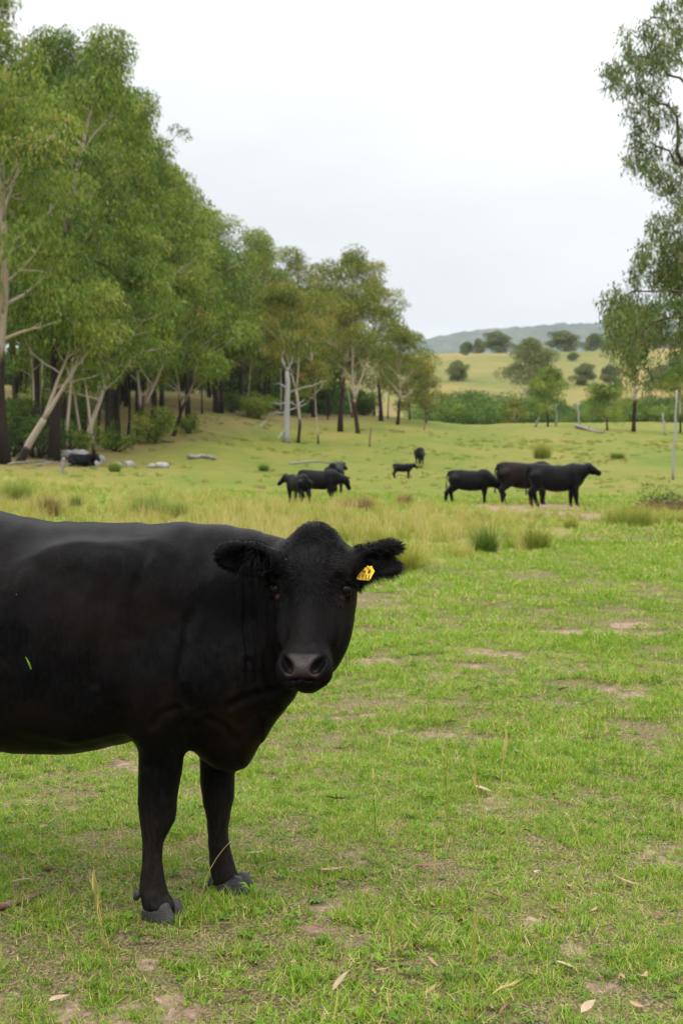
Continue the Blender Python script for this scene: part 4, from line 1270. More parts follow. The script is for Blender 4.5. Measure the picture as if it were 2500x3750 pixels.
tree_at(1310, 143, 1080, 160, 'gum with red brown trunk forking low beside the bare earth', 118, group=WOOD, tr=.30, cb=.34, nl=14, per=85, cr=1.4, fork=3, shed=(.16, .3), bark=M_BARKRED, mat=M_OLIVE)
tree_at(1150, 172, 900, 150, 'gum behind the slender pale gum with a ragged top', 119, group=WOOD, tr=.34, cb=.18, nl=15, per=80, cr=1.6, mat=M_OLIVE)
tree_at(1395, 172, 1000, 150, 'gum near the right end of the wood with open gaps in its crown', 120, group=WOOD, tr=.32, cb=.32, nl=14, per=75, cr=1.45, mat=M_OLIVE)
tree_at(1455, 168, 1200, 120, 'low spreading gum at the right end of the wood with a drooping branch', 121, group=WOOD, tr=.26, cb=.25, nl=13, per=90, cr=1.35, lean=(.12, 0), mat=M_OLIVE)
tree_at(1560, 176, 1330, 62, 'small rounded sapling at the far right end of the wood', 122, group=WOOD, tr=.14, cb=.12, nl=11, per=95, cr=1.05, mat=M_OLIVE, spread_up=.3)
tree_at(1500, 182, 1300, 70, 'bushy young gum leafy to the ground beside the end sapling', 123, group=WOOD, tr=.16, cb=.1, nl=13, per=95, cr=1.15, mat=M_OLIVE, spread_up=.3)
tree_at(1370, 186, 1250, 90, 'young gum leafy almost to the ground behind the bare earth', 124, group=WOOD, tr=.2, cb=.15, nl=12, per=90, cr=1.3, mat=M_OLIVE, spread_up=.3)

# saplings and low bushes under the wood
tree_at(130, 86, 15, 240, 'tall gum filling the skyline between the left edge and the straight dark trunk', 131, group=WOOD, tr=.36, cb=.3, nl=22, per=85, cr=1.8, shed=(.3, .6))
def sprig():
    # a lone spray of leaves on a thin branch, clear of the crown
    rng = np.random.default_rng(4)
    o = [q for q in scene.objects if q.get('label', '').startswith('gum with a rounded crown and a lone sprig')][0]
    g = np.array(o.location)
    mb = MB()
    mb.tube([P(560, 600, 118) - g, P(605, 545, 117) - g, P(640, 500, 116.5) - g, P(665, 482, 116.5) - g], [.07, .05, .03, .015], 6, shed=.6)
    obj('branch', mb.mesh('branch', [M_BARK]), o)
    cm = MB()
    add_clumps(rng, cm, [(*(P(640, 472, 116.5) - g), .75), (*(P(672, 485, 116.5) - g), .65), (*(P(618, 520, 116.8) - g), .35), (*(P(685, 505, 116.5) - g), .4)], 95, .34, .13, 0.0, .75)
    obj('foliage', cm.mesh('foliage', [M_GREEN], False), o)
sprig()
def bush_meshes(seed, h, r, mat, per=170, ll=.28, lw=.12, tone=0.0, clump=.42, drop=.5):
    rng = np.random.default_rng(seed)
    tb, cm = MB(), MB()
    clumps = []
    for i in range(9):
        az = i * 2.4 + rng.uniform(0, 1); el = rng.uniform(.5, 2.2)
        q, _ = limb_path(rng, (rng.normal(0, .06 * r), rng.normal(0, .06 * r), -.05), (math.cos(az), math.sin(az), el), math.hypot(r * .7, h * .75) * rng.uniform(.6, .95), 4, .12, .04)
        q[:, 2] = np.minimum(q[:, 2], h * .85)
        tb.tube(q, np.linspace(.035 + .012 * h, .012, 5), 5, shed=.3)
        for j in (2, 3, 4):
            clumps.append((*(q[j] + rng.normal(0, .1 * r, 3)), clump * min(h, r) * rng.uniform(.7, 1.2)))
    add_clumps(rng, cm, [(x, y, max(z, .25 * cr_), cr_) for x, y, z, cr_ in clumps], per, ll, lw, tone, drop)
    return tb.mesh('stem', [M_BARK]), cm.mesh('foliage', [mat], False)
def bush_at(px, Y, h, r, mat, label, seed, group=None, name='bush', **k):
    root = empty(name, on_ground(px, Y), 0)
    tag(root, label, 'bush', group)
    a, b = bush_meshes(seed, h, r, mat, **k)
    obj('stem', a, root); obj('foliage', b, root)
    return root
UND = 'bushes growing under the wood'
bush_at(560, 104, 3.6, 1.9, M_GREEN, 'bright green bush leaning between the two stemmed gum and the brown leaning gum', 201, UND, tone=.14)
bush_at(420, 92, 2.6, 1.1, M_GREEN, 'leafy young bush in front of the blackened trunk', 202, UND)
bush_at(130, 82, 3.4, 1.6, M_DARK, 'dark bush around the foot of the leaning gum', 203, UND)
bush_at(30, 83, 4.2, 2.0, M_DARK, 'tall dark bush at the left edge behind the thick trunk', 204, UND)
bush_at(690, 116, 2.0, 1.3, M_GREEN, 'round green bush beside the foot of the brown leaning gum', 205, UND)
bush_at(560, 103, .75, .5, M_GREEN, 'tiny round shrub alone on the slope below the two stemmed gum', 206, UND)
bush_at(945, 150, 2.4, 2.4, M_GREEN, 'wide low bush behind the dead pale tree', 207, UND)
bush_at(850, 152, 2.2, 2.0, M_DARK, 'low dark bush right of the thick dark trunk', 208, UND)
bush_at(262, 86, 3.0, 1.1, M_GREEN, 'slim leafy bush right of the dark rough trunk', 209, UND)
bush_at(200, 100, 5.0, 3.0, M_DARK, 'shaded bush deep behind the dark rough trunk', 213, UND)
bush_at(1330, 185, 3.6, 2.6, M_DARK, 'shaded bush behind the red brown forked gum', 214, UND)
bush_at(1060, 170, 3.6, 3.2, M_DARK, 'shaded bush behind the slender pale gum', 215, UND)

# the depth of the wood: gums standing behind the first rows, alike and crowded
rng = np.random.default_rng(5)
protos = [gum_meshes(300 + i, 20.0, 4.6, tr=.27, cb=.26, nl=17, per=45, ll=.5, lw=.22, cr=1.7, shed=(.3, .7), mat=[M_GREEN, M_OLIVE, M_GREEN][i % 3], tone=-.04) for i in range(4)]
for i in range(58):
    Y = rng.uniform(96, 215)
    edge = np.interp(Y, [78, 100, 125, 150, 175, 215], [40, 330, 600, 900, 1240, 1400])
    px = edge - 60 - rng.random() ** 1.3 * (1150 if Y > 110 else 500)
    if px < -330: px = rng.uniform(-300, edge - 60)
    skyl = np.interp(px, [-300, 0, 200, 330, 450, 600, 700, 850, 1000, 1200, 1400], [-100, 40, 110, 190, 340, 610, 720, 860, 960, 960, 1080])
    g = on_ground(px, Y)
    Hh = np.clip(P(px, skyl + rng.uniform(20, 140), Y)[2] - g[2], 10, 27)
    s = Hh / 20.0
    place_tree('gum_tree', protos[i % 4], g, 'tall gum crowded deep in the wood behind the front row of trees', 'gum trees deep in the wood', rng.uniform(0, 6.28), (min(s, 1.15) * rng.uniform(.95, 1.15),) * 2 + (s,))
deep = [bush_meshes(640 + i, 5.0, 3.4, M_DARK, per=42, ll=.5, lw=.26, clump=.6, tone=-.1) for i in range(2)]
for i in range(26):
    Y = rng.uniform(185, 240)
    edge = np.interp(Y, [78, 100, 125, 150, 175, 235], [40, 330, 600, 900, 1240, 1440])
    px = edge - 60 - rng.random() * (edge + 260)
    root = empty('bush', on_ground(px, Y, -.3), rng.uniform(0, 6.28))
    k = rng.uniform(.8, 1.5); root.scale = (k, k, k * rng.uniform(.9, 1.3))
    tag(root, 'shaded bush deep in the wood between the trunks', 'bush', 'bushes deep in the wood')
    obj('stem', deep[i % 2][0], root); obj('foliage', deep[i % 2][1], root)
# bare dark poles of young trunks at the wood's edge
slim = []
for i in range(3):
    slim.append(gum_meshes(350 + i, 11.0, 1.8, tr=.13, cb=.5, nl=9, per=75, ll=.34, lw=.14, cr=.9, shed=[(.02, .12), (.25, .4), (.6, .9)][i], lean=(.12 * (i - 1), 0)))
for i, (px, Y, h) in enumerate([(345, 88, 11), (360, 101, 12), (425, 99, 11), (240, 84, 12), (120, 84, 9), (520, 120, 10), (660, 134, 11), (740, 142, 10), (835, 156, 11), (905, 152, 9), (600, 128, 12), (470, 112, 12), (300, 97, 11), (160, 90, 12),
                                (1200, 168, 9), (1290, 175, 10), (1420, 178, 9), (960, 160, 10), (1030, 165, 10)]):
    place_tree('young_gum', slim[i % 3], on_ground(px, Y), ['slim pale stemmed young gum leaning left among the trunks of the wood', 'slim young gum with dark foot and pale stem among the trunks of the wood', 'slim dark stemmed young gum among the trunks of the wood'][i % 3], 'slim young gums among the trunks', i * 1.7, h / 11.0)

# dead snag, a pale grey bare tree
def snag(px, Y, label):
    rng = np.random.default_rng(77)
    g = on_ground(px, Y)
    root = empty('dead_tree', g)
    tag(root, label, 'dead tree')
    mb = MB()
    K = Y / F_PX
    pt = lambda dx, dy, y=0.0: np.array([dx * K, y, dy * K])
    tr = np.array([pt(0, -6), pt(0, 30), pt(2, 120), pt(6, 220), pt(2, 262)])
    mb.tube(tr, np.array([.42, .30, .26, .22, .17]), 10, shed=.8)
    o = obj('trunk', mb.mesh('trunk', [M_SNAG]), root)
    br = [[(2, 255), (-14, 300), (-20, 350), (-16, 385)], [(2, 255), (16, 290), (22, 330), (40, 372)], [(4, 180), (60, 200), (110, 212), (150, 228)], [(2, 110), (-50, 108), (-82, 80), (-95, 60)],
          [(2, 140), (-30, 146), (-60, 142)], [(4, 200), (-22, 214), (-50, 216)], [(6, 120), (60, 140), (110, 170), (135, 215)], [(4, 235), (22, 262), (34, 270)], [(2, 60), (-18, 30), (-26, 8)], [(4, 150), (40, 140), (70, 160)]]
    for i, b in enumerate(br):
        b = np.array([pt(x, z, rng.normal(0, .5) * j) for j, (x, z) in enumerate(b)])
        t = np.linspace(0, len(b) - 1, 9)
        bb = np.stack([np.interp(t, np.arange(len(b)), b[:, d]) for d in range(3)], -1) + np.concatenate([np.zeros((1, 3)), rng.normal(0, .07, (8, 3))])
        m2 = MB(); r = .13 if i < 2 else .085
        m2.tube(bb, np.linspace(r, r * .25, 9), 6, shed=.8)
        obj('branch', m2.mesh('branch', [M_SNAG]), root)
snag(1048, 122, 'dead pale grey tree with bare broken branches on the open slope')

# ------------------------------------------------------------------ gully, hillside and ridge-line trees
small = [gum_meshes(400 + i, 8.0, 3.6, tr=.28, cb=.08, nl=17, per=60, ll=.5, lw=.25, cr=1.75, mat=M_GREY, bark=M_BARK, shed=(.1, .3), spread_up=.12, top=.85) for i in range(3)]
HILLT = 'trees along the crest of the dry hillside'
for i, (px, Y, top, half, lab) in enumerate([
        (1708, 572, 1248, 30, 'small pale tree at the left end of the crest row'), (1752, 580, 1236, 24, 'narrow tree left of the large domed tree on the crest'),
        (1822, 565, 1208, 60, 'large domed tree on the crest left of the gap'), (1905, 575, 1262, 24, 'low bushy tree on the crest right of the domed tree'),
        (1942, 585, 1232, 34, 'tree in the middle of the crest row'), (2066, 566, 1206, 68, 'broadest dark tree on the crest of the hillside'),
        (2172, 572, 1216, 38, 'rounded dark tree on the crest right of the broadest one'), (2225, 580, 1245, 34, 'lower tree on the crest beside the hanging branch'),
        (2300, 575, 1225, 46, 'tree on the crest half hidden by the hanging branches'), (2390, 580, 1215, 50, 'tree on the crest near the right edge'), (2470, 575, 1220, 50, 'tree on the crest at the right edge')]):
    g = on_ground(px, Y)
    Hh = P(px, top, Y)[2] - g[2]; rad = half / F_PX * Y
    place_tree('hill_tree', small[i % 3], g, lab, HILLT, i * 2.1, (rad / 4.8, rad / 4.8, max(Hh, 4) / 8.3))
SLOPE = 'trees scattered over the dry hillside'
for i, (px, Y, top, half, lab) in enumerate([
        (1676, 380, 1315, 42, 'round tree alone on the left of the dry hillside'), (2135, 360, 1325, 48, 'grey tree on the hillside left of the hanging branch'),
        (2093, 460, 1298, 26, 'small bush tree high on the hillside'), (1700, 520, 1290, 12, 'tiny tree just below the crest at the left'),
        (2235, 350, 1330, 45, 'grey tree on the hillside behind the pink trunk'), (2420, 345, 1330, 60, 'grey tree on the hillside near the right edge'), (2480, 370, 1300, 50, 'grey tree on the hillside at the right edge')]):
    g = on_ground(px, Y)
    Hh = P(px, top, Y)[2] - g[2]; rad = half / F_PX * Y
    place_tree('hill_tree', small[(i + 1) % 3], g, lab, SLOPE, i * 1.3, (rad / 4.8, rad / 4.8, max(Hh, 3) / 8.3))
MIDT = 'trees standing at the far end of the pasture'
tree_at(1950, 262, 1250, 100, 'large pale green gum rising from the gully in the middle distance', 501, group=MIDT, tr=.4, cb=.35, nl=17, per=62, ll=.42, lw=.2, cr=1.9, mat=M_GREY, tone=.1)
tree_at(2005, 178, 1345, 66, 'narrow dark green tree with pointed top at the end of the pasture', 502, group=MIDT, tr=.16, cb=.2, nl=15, per=90, cr=1.0, mat=M_GREEN, tone=.05, spread_up=.3)
tree_at(1958, 180, 1380, 40, 'gum with pale stems leaning apart beside the pointed tree', 503, group=MIDT, tr=.2, cb=.55, nl=8, per=70, cr=1.0, lean=(.35, 0), fork=2, shed=(.0, .05), bark=M_SNAG)
tree_at(2222, 165, 1420, 78, 'small bushy gum with red trunk left of the pink trunked gum', 504, group=MIDT, tr=.16, cb=.18, nl=13, per=95, cr=1.05, mat=M_GREEN, bark=M_BARKRED, spread_up=.35)
tree_at(2318, 152, 1120, 120, 'gum with pink forked trunk behind the hanging branch', 505, group=MIDT, tr=.30, cb=.5, nl=13, per=70, cr=1.5, fork=3, shed=(.2, .3), bark=M_BARKRED, mat=M_GREY)
tree_at(2490, 150, 1350, 70, 'young gum at the right edge behind the thin pole', 506, group=MIDT, tr=.16, cb=.4, nl=9, per=85, cr=1.1, mat=M_GREEN)
tree_at(1880, 205, 1460, 42, 'shrubby olive young tree left of the leaning pale stems', 507, group=MIDT, tr=.1, cb=.1, nl=9, per=90, cr=.9, mat=M_OLIVE, spread_up=.3)
GUL = 'dark green bushes filling the gully below the hillside'
bm = [bush_meshes(600 + i, 5.0, 3.4, M_DARK, per=130, ll=.28, lw=.15, clump=.5, tone=[.12, -.14, .25, -.02][i]) for i in range(4)]
rng = np.random.default_rng(21)
gul = [(px + rng.uniform(-18, 18), rng.uniform(222, 250)) for px in np.arange(1585, 2600, 47)] + [(px + rng.uniform(-20, 20), rng.uniform(252, 285)) for px in np.arange(1600, 2600, 66)]
for i, (px, Y) in enumerate(gul):
    root = empty('bush', on_ground(px, Y, -.3), rng.uniform(0, 6.28))
    top = P(px, 1425 + rng.uniform(0, 60) + (px > 2050) * 10, Y)[2] - root.location[2]
    s = np.clip(top / 4.9, .7, 1.9)
    root.scale = (s * rng.uniform(.9, 1.2), s * rng.uniform(.9, 1.2), s)
    tag(root, 'dark green rounded bush in the thicket below the dry hillside', 'bush', GUL)
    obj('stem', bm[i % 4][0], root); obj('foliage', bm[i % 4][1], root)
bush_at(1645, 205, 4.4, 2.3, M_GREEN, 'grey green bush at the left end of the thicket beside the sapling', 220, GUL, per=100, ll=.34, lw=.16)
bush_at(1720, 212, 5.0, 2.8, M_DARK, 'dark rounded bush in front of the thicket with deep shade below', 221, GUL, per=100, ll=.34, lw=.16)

# ------------------------------------------------------------------ the overhanging gum at the right edge, its trunk outside the frame
def overhang():
    Y0 = 31.0
    px0 = 2890
    g = on_ground(px0, Y0)
    root = empty('gum_tree', g)
    tag(root, 'near gum at the right edge with drooping dark leafy branches', 'tree')
    rng = np.random.default_rng(9)
    L = lambda px, py, dy=0.0: P(px, py, Y0 + dy) - g
    tb, cm = MB(), MB()
    trunk = np.array([[0, 0, -.2], L(2895, 1400), L(2870, 1100), L(2840, 700), L(2800, 300), L(2760, -150), L(2740, -420)])
    tb.tube(trunk, np.array([.42, .34, .31, .27, .2, .12, .05]), 10, shed=.6)
    # branches: photo points they pass through, and the depth they come towards or away from the camera
    br = [([(2840, 700), (2640, 520), (2520, 320), (2420, 250), (2330, 190), (2260, 260)], -1.0), ([(2815, 420), (2600, 220), (2480, 120), (2400, 60), (2330, 110)], .8), ([(2860, 900), (2660, 700), (2500, 600), (2380, 520), (2320, 560)], -.4),
          ([(2868, 1050), (2700, 900), (2560, 840), (2440, 800), (2390, 850)], .5), ([(2880, 1200), (2700, 1080), (2540, 1060), (2400, 1060), (2260, 1120), (2230, 1180)], -.9), ([(2885, 1260), (2720, 1180), (2560, 1150), (2400, 1180), (2330, 1260), (2330, 1340)], -.5),
          ([(2780, 0), (2640, -60), (2560, 20), (2500, 60)], 0.2), ([(2890, 1300), (2700, 1250), (2560, 1220), (2500, 1260)], .6), ([(2500, 600), (2460, 420), (2400, 360), (2340, 330)], -.4), ([(2840, 700), (2640, 640), (2540, 700), (2470, 720)], .9)]
    for pts, dep in br:
        p = np.array([L(x, y, dep * i / (len(pts) - 1) * 1.6) for i, (x, y) in enumerate(pts)])
        t = np.linspace(0, len(p) - 1, 14)
        q = np.stack([smooth_interp(t, np.arange(len(p)), p[:, d]) for d in range(3)], -1)
        q[1:] += rng.normal(0, .035, (13, 3))
        tb.tube(q, np.linspace(.045, .008, 14), 6, False, shed=.3)
    # drooping sprays of leaves: (px, py, radius px, how far the spray hangs px)
    sprays = [(2262, 235, 48, 60), (2300, 180, 40, 70), (2245, 290, 40, 50), (2300, 110, 36, 80), (2340, 200, 50, 70), (2380, 90, 50, 90), (2420, 140, 52, 70), (2460, 60, 46, 80), (2400, 220, 44, 60), (2350, 290, 44, 60),
              (2440, 10, 40, 50), (2490, 120, 40, 80), (2290, 320, 30, 50), (2370, 350, 40, 40), (2430, 200, 40, 60), (2320, 400, 36, 50), (2350, 460, 44, 60), (2390, 420, 46, 70), (2330, 520, 40, 70), (2380, 520, 46, 90), (2310, 570, 34, 60),
              (2400, 330, 40, 60), (2470, 190, 34, 50), (2430, 620, 40, 60), (2370, 600, 34, 60), (2480, 560, 40, 80), (2490, 640, 46, 60), (2450, 400, 36, 60), (2490, 470, 30, 60), (2395, 650, 30, 60), (2450, 690, 34, 40),
              (2440, 780, 36, 50), (2480, 740, 40, 60), (2400, 830, 40, 60), (2460, 850, 56, 80), (2360, 900, 36, 60), (2420, 920, 60, 80), (2480, 930, 60, 90), (2340, 960, 34, 60), (2390, 990, 46, 60), (2450, 1010, 50, 60), (2320, 1020, 36, 50), (2495, 820, 44, 90),
              (2240, 1090, 42, 60), (2290, 1070, 44, 70), (2225, 1150, 36, 60), (2270, 1160, 50, 80), (2330, 1100, 48, 70), (2290, 1230, 50, 80), (2340, 1190, 50, 90), (2250, 1210, 36, 60), (2380, 1110, 42, 50), (2320, 1290, 52, 90), (2350, 1350, 42, 90), (2380, 1260, 40, 70), (2370, 1400, 24, 60),
              (2300, 1320, 36, 60), (2410, 1190, 36, 50), (2460, 1120, 34, 50), (2490, 1170, 44, 80), (2500, 1250, 44, 80), (2455, 1270, 26, 60), (2480, 1300, 22, 40), (2300, 1150, 40, 70), (2420, 1085, 36, 40),
              (2560, 100, 60, 100), (2580, 300, 60, 100), (2570, 500, 70, 110), (2560, 700, 70, 110), (2580, 880, 80, 120), (2560, 1040, 70, 110), (2580, 1200, 70, 110), (2640, 400, 80, 120), (2660, 700, 80, 120), (2680, 1000, 80, 120), (2600, -60, 80, 100), (2700, 150, 90, 120),
              (2500, -40, 50, 80), (2480, 1010, 50, 70), (2510, 1100, 50, 70), (2470, 960, 50, 70), (2490, 880, 40, 60)]
    K = Y0 / F_PX
    for (px, py, r, hang) in sprays:
        r = r * .92
        n = int(355 * (r / 45.0) ** 2)
        dep = rng.normal(0, 1.1)
        # a spray is several hanging twigs
        m = max(4, int(9 * r / 45))
        for j in range(m):
            a0 = rng.uniform(0, 6.28); rr = r * math.sqrt(rng.random())
            st = L(px + rr * math.cos(a0), py - 10 + .8 * rr * math.sin(a0), dep + rng.normal(0, .28))
            dn = np.array([rng.normal(0, .25), rng.normal(0, .25), -1.0]); dn /= np.linalg.norm(dn)
            ln = hang * K * rng.uniform(.6, 1.25)
            c0 = np.array([0, 0, 0.25 * ln])
            tw = np.array([st + c0 * 0 , st + dn * ln * .5 + rng.normal(0, .02, 3), st + dn * ln])
            tb.tube(tw, np.linspace(.006, .002, 3), 4, False, shed=.2)
            k = max(8, n // m)
            tt = rng.random(k) ** .8
            c = st + np.outer(tt * ln, dn) + rng.normal(0, .075, (k, 3))
            ax = nrm(np.array([0, 0, -1.0]) + rng.normal(0, .42, (k, 3)))
            sd = nrm(np.cross(ax, rng.normal(0, 1, (k, 3))))
            Ll = .125 * rng.uniform(.6, 1.3, (k, 1)); W = .015 * rng.uniform(.7, 1.3, (k, 1))
            mid = c + ax * Ll * .4 ; tip = c + ax * Ll + sd * Ll * .15
            V = np.stack([c, mid + sd * W, tip, mid - sd * W], 1).reshape(-1, 3)
            t = np.clip(rng.normal(.46, .16) + rng.normal(0, .10, k), 0, .9)
            t[rng.random(k) < .02] = 1.0
            cm.add(V, np.arange(k * 4).reshape(-1, 4), tint=np.repeat(t, 4))
    obj('trunk', tb.mesh('trunk', [M_BARK]), root)
    obj('crown', cm.mesh('crown', [M_NEAR], False), root)
overhang()
# ------------------------------------------------------------------ grass
LAWN = [(0.0, (0.048, 0.110, 0.004)), (0.3, (0.104, 0.215, 0.006)), (0.55, (0.178, 0.305, 0.012)), (0.75, (0.29, 0.345, 0.036)), (0.9, (0.40, 0.33, 0.105)), (1.0, (0.48, 0.38, 0.20))]
DRY = [(0.0, (0.085, 0.125, 0.014)), (0.3, (0.175, 0.220, 0.026)), (0.55, (0.27, 0.285, 0.045)), (0.75, (0.38, 0.35, 0.085)), (1.0, (0.55, 0.45, 0.19))]
BROWN = [(0.0, (0.06, 0.05, 0.02)), (0.4, (0.16, 0.11, 0.045)), (0.7, (0.28, 0.18, 0.075)), (1.0, (0.40, 0.28, 0.14))]
M_LAWN = leafy('short_grass', LAWN, .30, wscale=.55, hue_amt=.30, rough=.5)
M_DRY = leafy('long_grass', DRY, .30, wscale=.30, hue_amt=.28, rough=.6)
M_TUSS = leafy('tussock_grass', [(0.0, (0.040, 0.085, 0.012)), (0.4, (0.10, 0.175, 0.022)), (0.7, (0.185, 0.235, 0.040)), (1.0, (0.34, 0.30, 0.10))], .3, wscale=.8, hue_amt=.15)
M_BROWN = leafy('brown_grass', BROWN, .25, wscale=.8, hue_amt=.15)

def blades(rng, n, radius, h, w, lean=.5, bend=.5, tint=(.42, .13), straw=.08, tip=0.0, seg=2, square=False):
    """n grass blades round the origin as narrow bent ribbons"""
    if square: b = rng.uniform(-radius, radius, (n, 2))
    else:
        a = rng.uniform(0, 6.283, n); r = radius * np.sqrt(rng.random(n)); b = np.stack([r * np.cos(a), r * np.sin(a)], -1)
    az = rng.uniform(0, 6.283, n)
    out = np.stack([np.cos(az), np.sin(az), np.zeros(n)], -1)
    ln = np.abs(rng.normal(0, lean, n))
    d = nrm(out * ln[:, None] + np.array([0, 0, 1.0]))
    L = h * rng.uniform(.45, 1.2, n)
    sd = nrm(np.stack([-np.sin(az + rng.normal(0, .8, n)), np.cos(az), rng.normal(0, .2, n)], -1))
    W = w * rng.uniform(.6, 1.2, n)
    bd = bend * rng.uniform(.2, 1.2, n)
    root = np.concatenate([b, np.full((n, 1), -.006)], 1)
    rows, tin = [], []
    t0 = np.clip(rng.normal(tint[0], tint[1], n), .02, .85)
    is_straw = rng.random(n) < straw
    t0[is_straw] = rng.uniform(.85, 1.0, is_straw.sum())
    for i in range(seg + 1):
        t = i / seg
        c = root + (d * t + (out * .55 - np.array([0, 0, .45])) * (bd * t * t)[:, None]) * L[:, None]
        c[:, 2] = np.maximum(c[:, 2], .002 * t)
        ww = W * (1 - .85 * t ** 1.6) * .5
        rows.append(np.stack([c - sd * ww[:, None], c + sd * ww[:, None]], 1))
        tin.append(np.stack([np.clip(t0 + tip * t, 0, 1)] * 2, 1))
    V = np.stack(rows, 1).reshape(-1, 3); tt = np.stack(tin, 1).reshape(-1)
    per = (seg + 1) * 2
    q = np.array([[2 * i, 2 * i + 1, 2 * i + 3, 2 * i + 2] for i in range(seg)])
    Q = (np.arange(n)[:, None, None] * per + q[None]).reshape(-1, 4)
    return V, Q, tt

def rosette(rng, mb, c, r, n, tint):
    for k in range(n):
        az = rng.uniform(0, 6.283); L = r * rng.uniform(.6, 1.1); w = L * .32
        o = np.array([math.cos(az), math.sin(az), 0]); s = np.array([-o[1], o[0], 0])
        p0 = np.array([*c, .004]); p1 = p0 + o * L * .5 + np.array([0, 0, L * .35]); p2 = p0 + o * L + np.array([0, 0, L * .2])
        mb.add([p0, p1 + s * w * .5, p2, p1 - s * w * .5], [[0, 1, 2, 3]], tint=tint + rng.normal(0, .05))

def lawn_patch(seed, n, half, h, w, weeds=3, straw=.09, tint=.42):
    rng = np.random.default_rng(seed)
    mb = MB()
    V, Q, t = blades(rng, n, half, h, w, .55, .6, (tint, .13), straw, .10)
    mb.add(V, Q, tint=t)
    # flattened dead stems among the blades
    V, Q, t = blades(rng, int(n * .22), half, h * 1.3, w * .8, 3.5, .2, (.88, .08), .6)
    mb.add(V, Q, tint=t)
    # a few longer tufts
    for k in range(2):
        V, Q, t = blades(rng, int(n * .08), half * .2, h * 1.7, w * 1.1, .45, .5, (tint - .04, .1), .06, .08)
        V[:, :2] += rng.uniform(-half * .7, half * .7, 2)
        mb.add(V, Q, tint=t)
    for k in range(weeds): rosette(rng, mb, rng.uniform(-half, half, 2), rng.uniform(.018, .035), 7, rng.uniform(.18, .45))
    return mb.mesh('grass_patch', [M_LAWN], False)

def tall_tuft(seed, n, radius, h, w, mat, tint=(.45, .12), straw=.12, tip=.25, lean=.28, bend=.5, seg=3, heads=0):
    rng = np.random.default_rng(seed)
    mb = MB()
    V, Q, t = blades(rng, n, radius, h, w, lean, bend, tint, straw, tip, seg)
    mb.add(V, Q, tint=t)
    for k in range(heads):
        az = rng.uniform(0, 6.283); ln = rng.uniform(.02, .3); L = h * rng.uniform(1.0, 1.45)
        d = nrm([math.cos(az) * ln, math.sin(az) * ln, 1.0])
        p = np.array([*(rng.normal(0, radius * .5, 2)), 0])
        mb.tube([p, p + d * L * .6, p + d * L * .85, p + d * L], [.0016 * w / .006, .0013 * w / .006, .0035 * w / .006, .0008], 4, False, tint=[.7, .8, .95, .95])
    return mb.mesh('grass_tuft', [mat], False)

def scatter(name, pts, rotz, scl, tilt, meshes, var, label_kind='stuff'):
    """one object that sets copies of small grass meshes on its points"""
    me = bpy.data.meshes.new(name)
    me.vertices.add(len(pts)); me.vertices.foreach_set('co', np.asarray(pts, np.float32).ravel())
    for k, a in (('rotz', rotz), ('scl', scl), ('tilt_x', tilt[:, 0]), ('tilt_y', tilt[:, 1])):
        at = me.attributes.new(k, 'FLOAT', 'POINT'); at.data.foreach_set('value', np.asarray(a, np.float32))
    at = me.attributes.new('var', 'INT', 'POINT'); at.data.foreach_set('value', np.asarray(var, np.int32))
    o = obj(name, me)
    coll = bpy.data.collections.new(name + '_kinds')
    for i, m in enumerate(meshes):
        k = bpy.data.objects.new('grass_kind_%02d' % i, m)
        coll.objects.link(k)
    ng = bpy.data.node_groups.new(name + '_scatter', 'GeometryNodeTree')
    ng.interface.new_socket('Geometry', in_out='INPUT', socket_type='NodeSocketGeometry')
    ng.interface.new_socket('Geometry', in_out='OUTPUT', socket_type='NodeSocketGeometry')
    gi = ng.nodes.new('NodeGroupInput'); go = ng.nodes.new('NodeGroupOutput')
    ci = ng.nodes.new('GeometryNodeCollectionInfo')
    ci.inputs['Collection'].default_value = coll
    ci.inputs['Separate Children'].default_value = True
    ci.inputs['Reset Children'].default_value = True
    ip = ng.nodes.new('GeometryNodeInstanceOnPoints')
    ip.inputs['Pick Instance'].default_value = True
    def na(nm, ty='FLOAT'):
        n = ng.nodes.new('GeometryNodeInputNamedAttribute'); n.data_type = ty; n.inputs['Name'].default_value = nm
        return n.outputs['Attribute']
    cx = ng.nodes.new('ShaderNodeCombineXYZ')
    for i, nm in enumerate(('tilt_x', 'tilt_y', 'rotz')): ng.links.new(na(nm), cx.inputs[i])
    er = ng.nodes.new('FunctionNodeEulerToRotation')
    ng.links.new(cx.outputs[0], er.inputs[0])
    ng.links.new(gi.outputs[0], ip.inputs['Points'])
    ng.links.new(ci.outputs[0], ip.inputs['Instance'])
    ng.links.new(na('var', 'INT'), ip.inputs['Instance Index'])
    ng.links.new(er.outputs[0], ip.inputs['Rotation'])
    ng.links.new(na('scl'), ip.inputs['Scale'])
    ng.links.new(ip.outputs[0], go.inputs[0])
    md = o.modifiers.new('scatter', 'NODES'); md.node_group = ng
    tag(o, kind=label_kind)
    return o

def fan_points(rng, y0, y1, dens, side):
    """random points on the ground strip seen between the distances y0 and y1, widened by side metres"""
    area = (y1 - y0) * (0.25 * (y0 + y1) + 2 * side)
    n = int(area * dens * 1.6)
    y = np.sqrt(rng.uniform(y0 ** 2, y1 ** 2, n)) if side < .3 * y1 else rng.uniform(y0, y1, n)
    hw = 0.25 * y + side
    x = rng.uniform(-1, 1, n) * (0.25 * y1 + side)
    k = np.abs(x) < hw
    x, y = x[k], y[k]
    return x, y

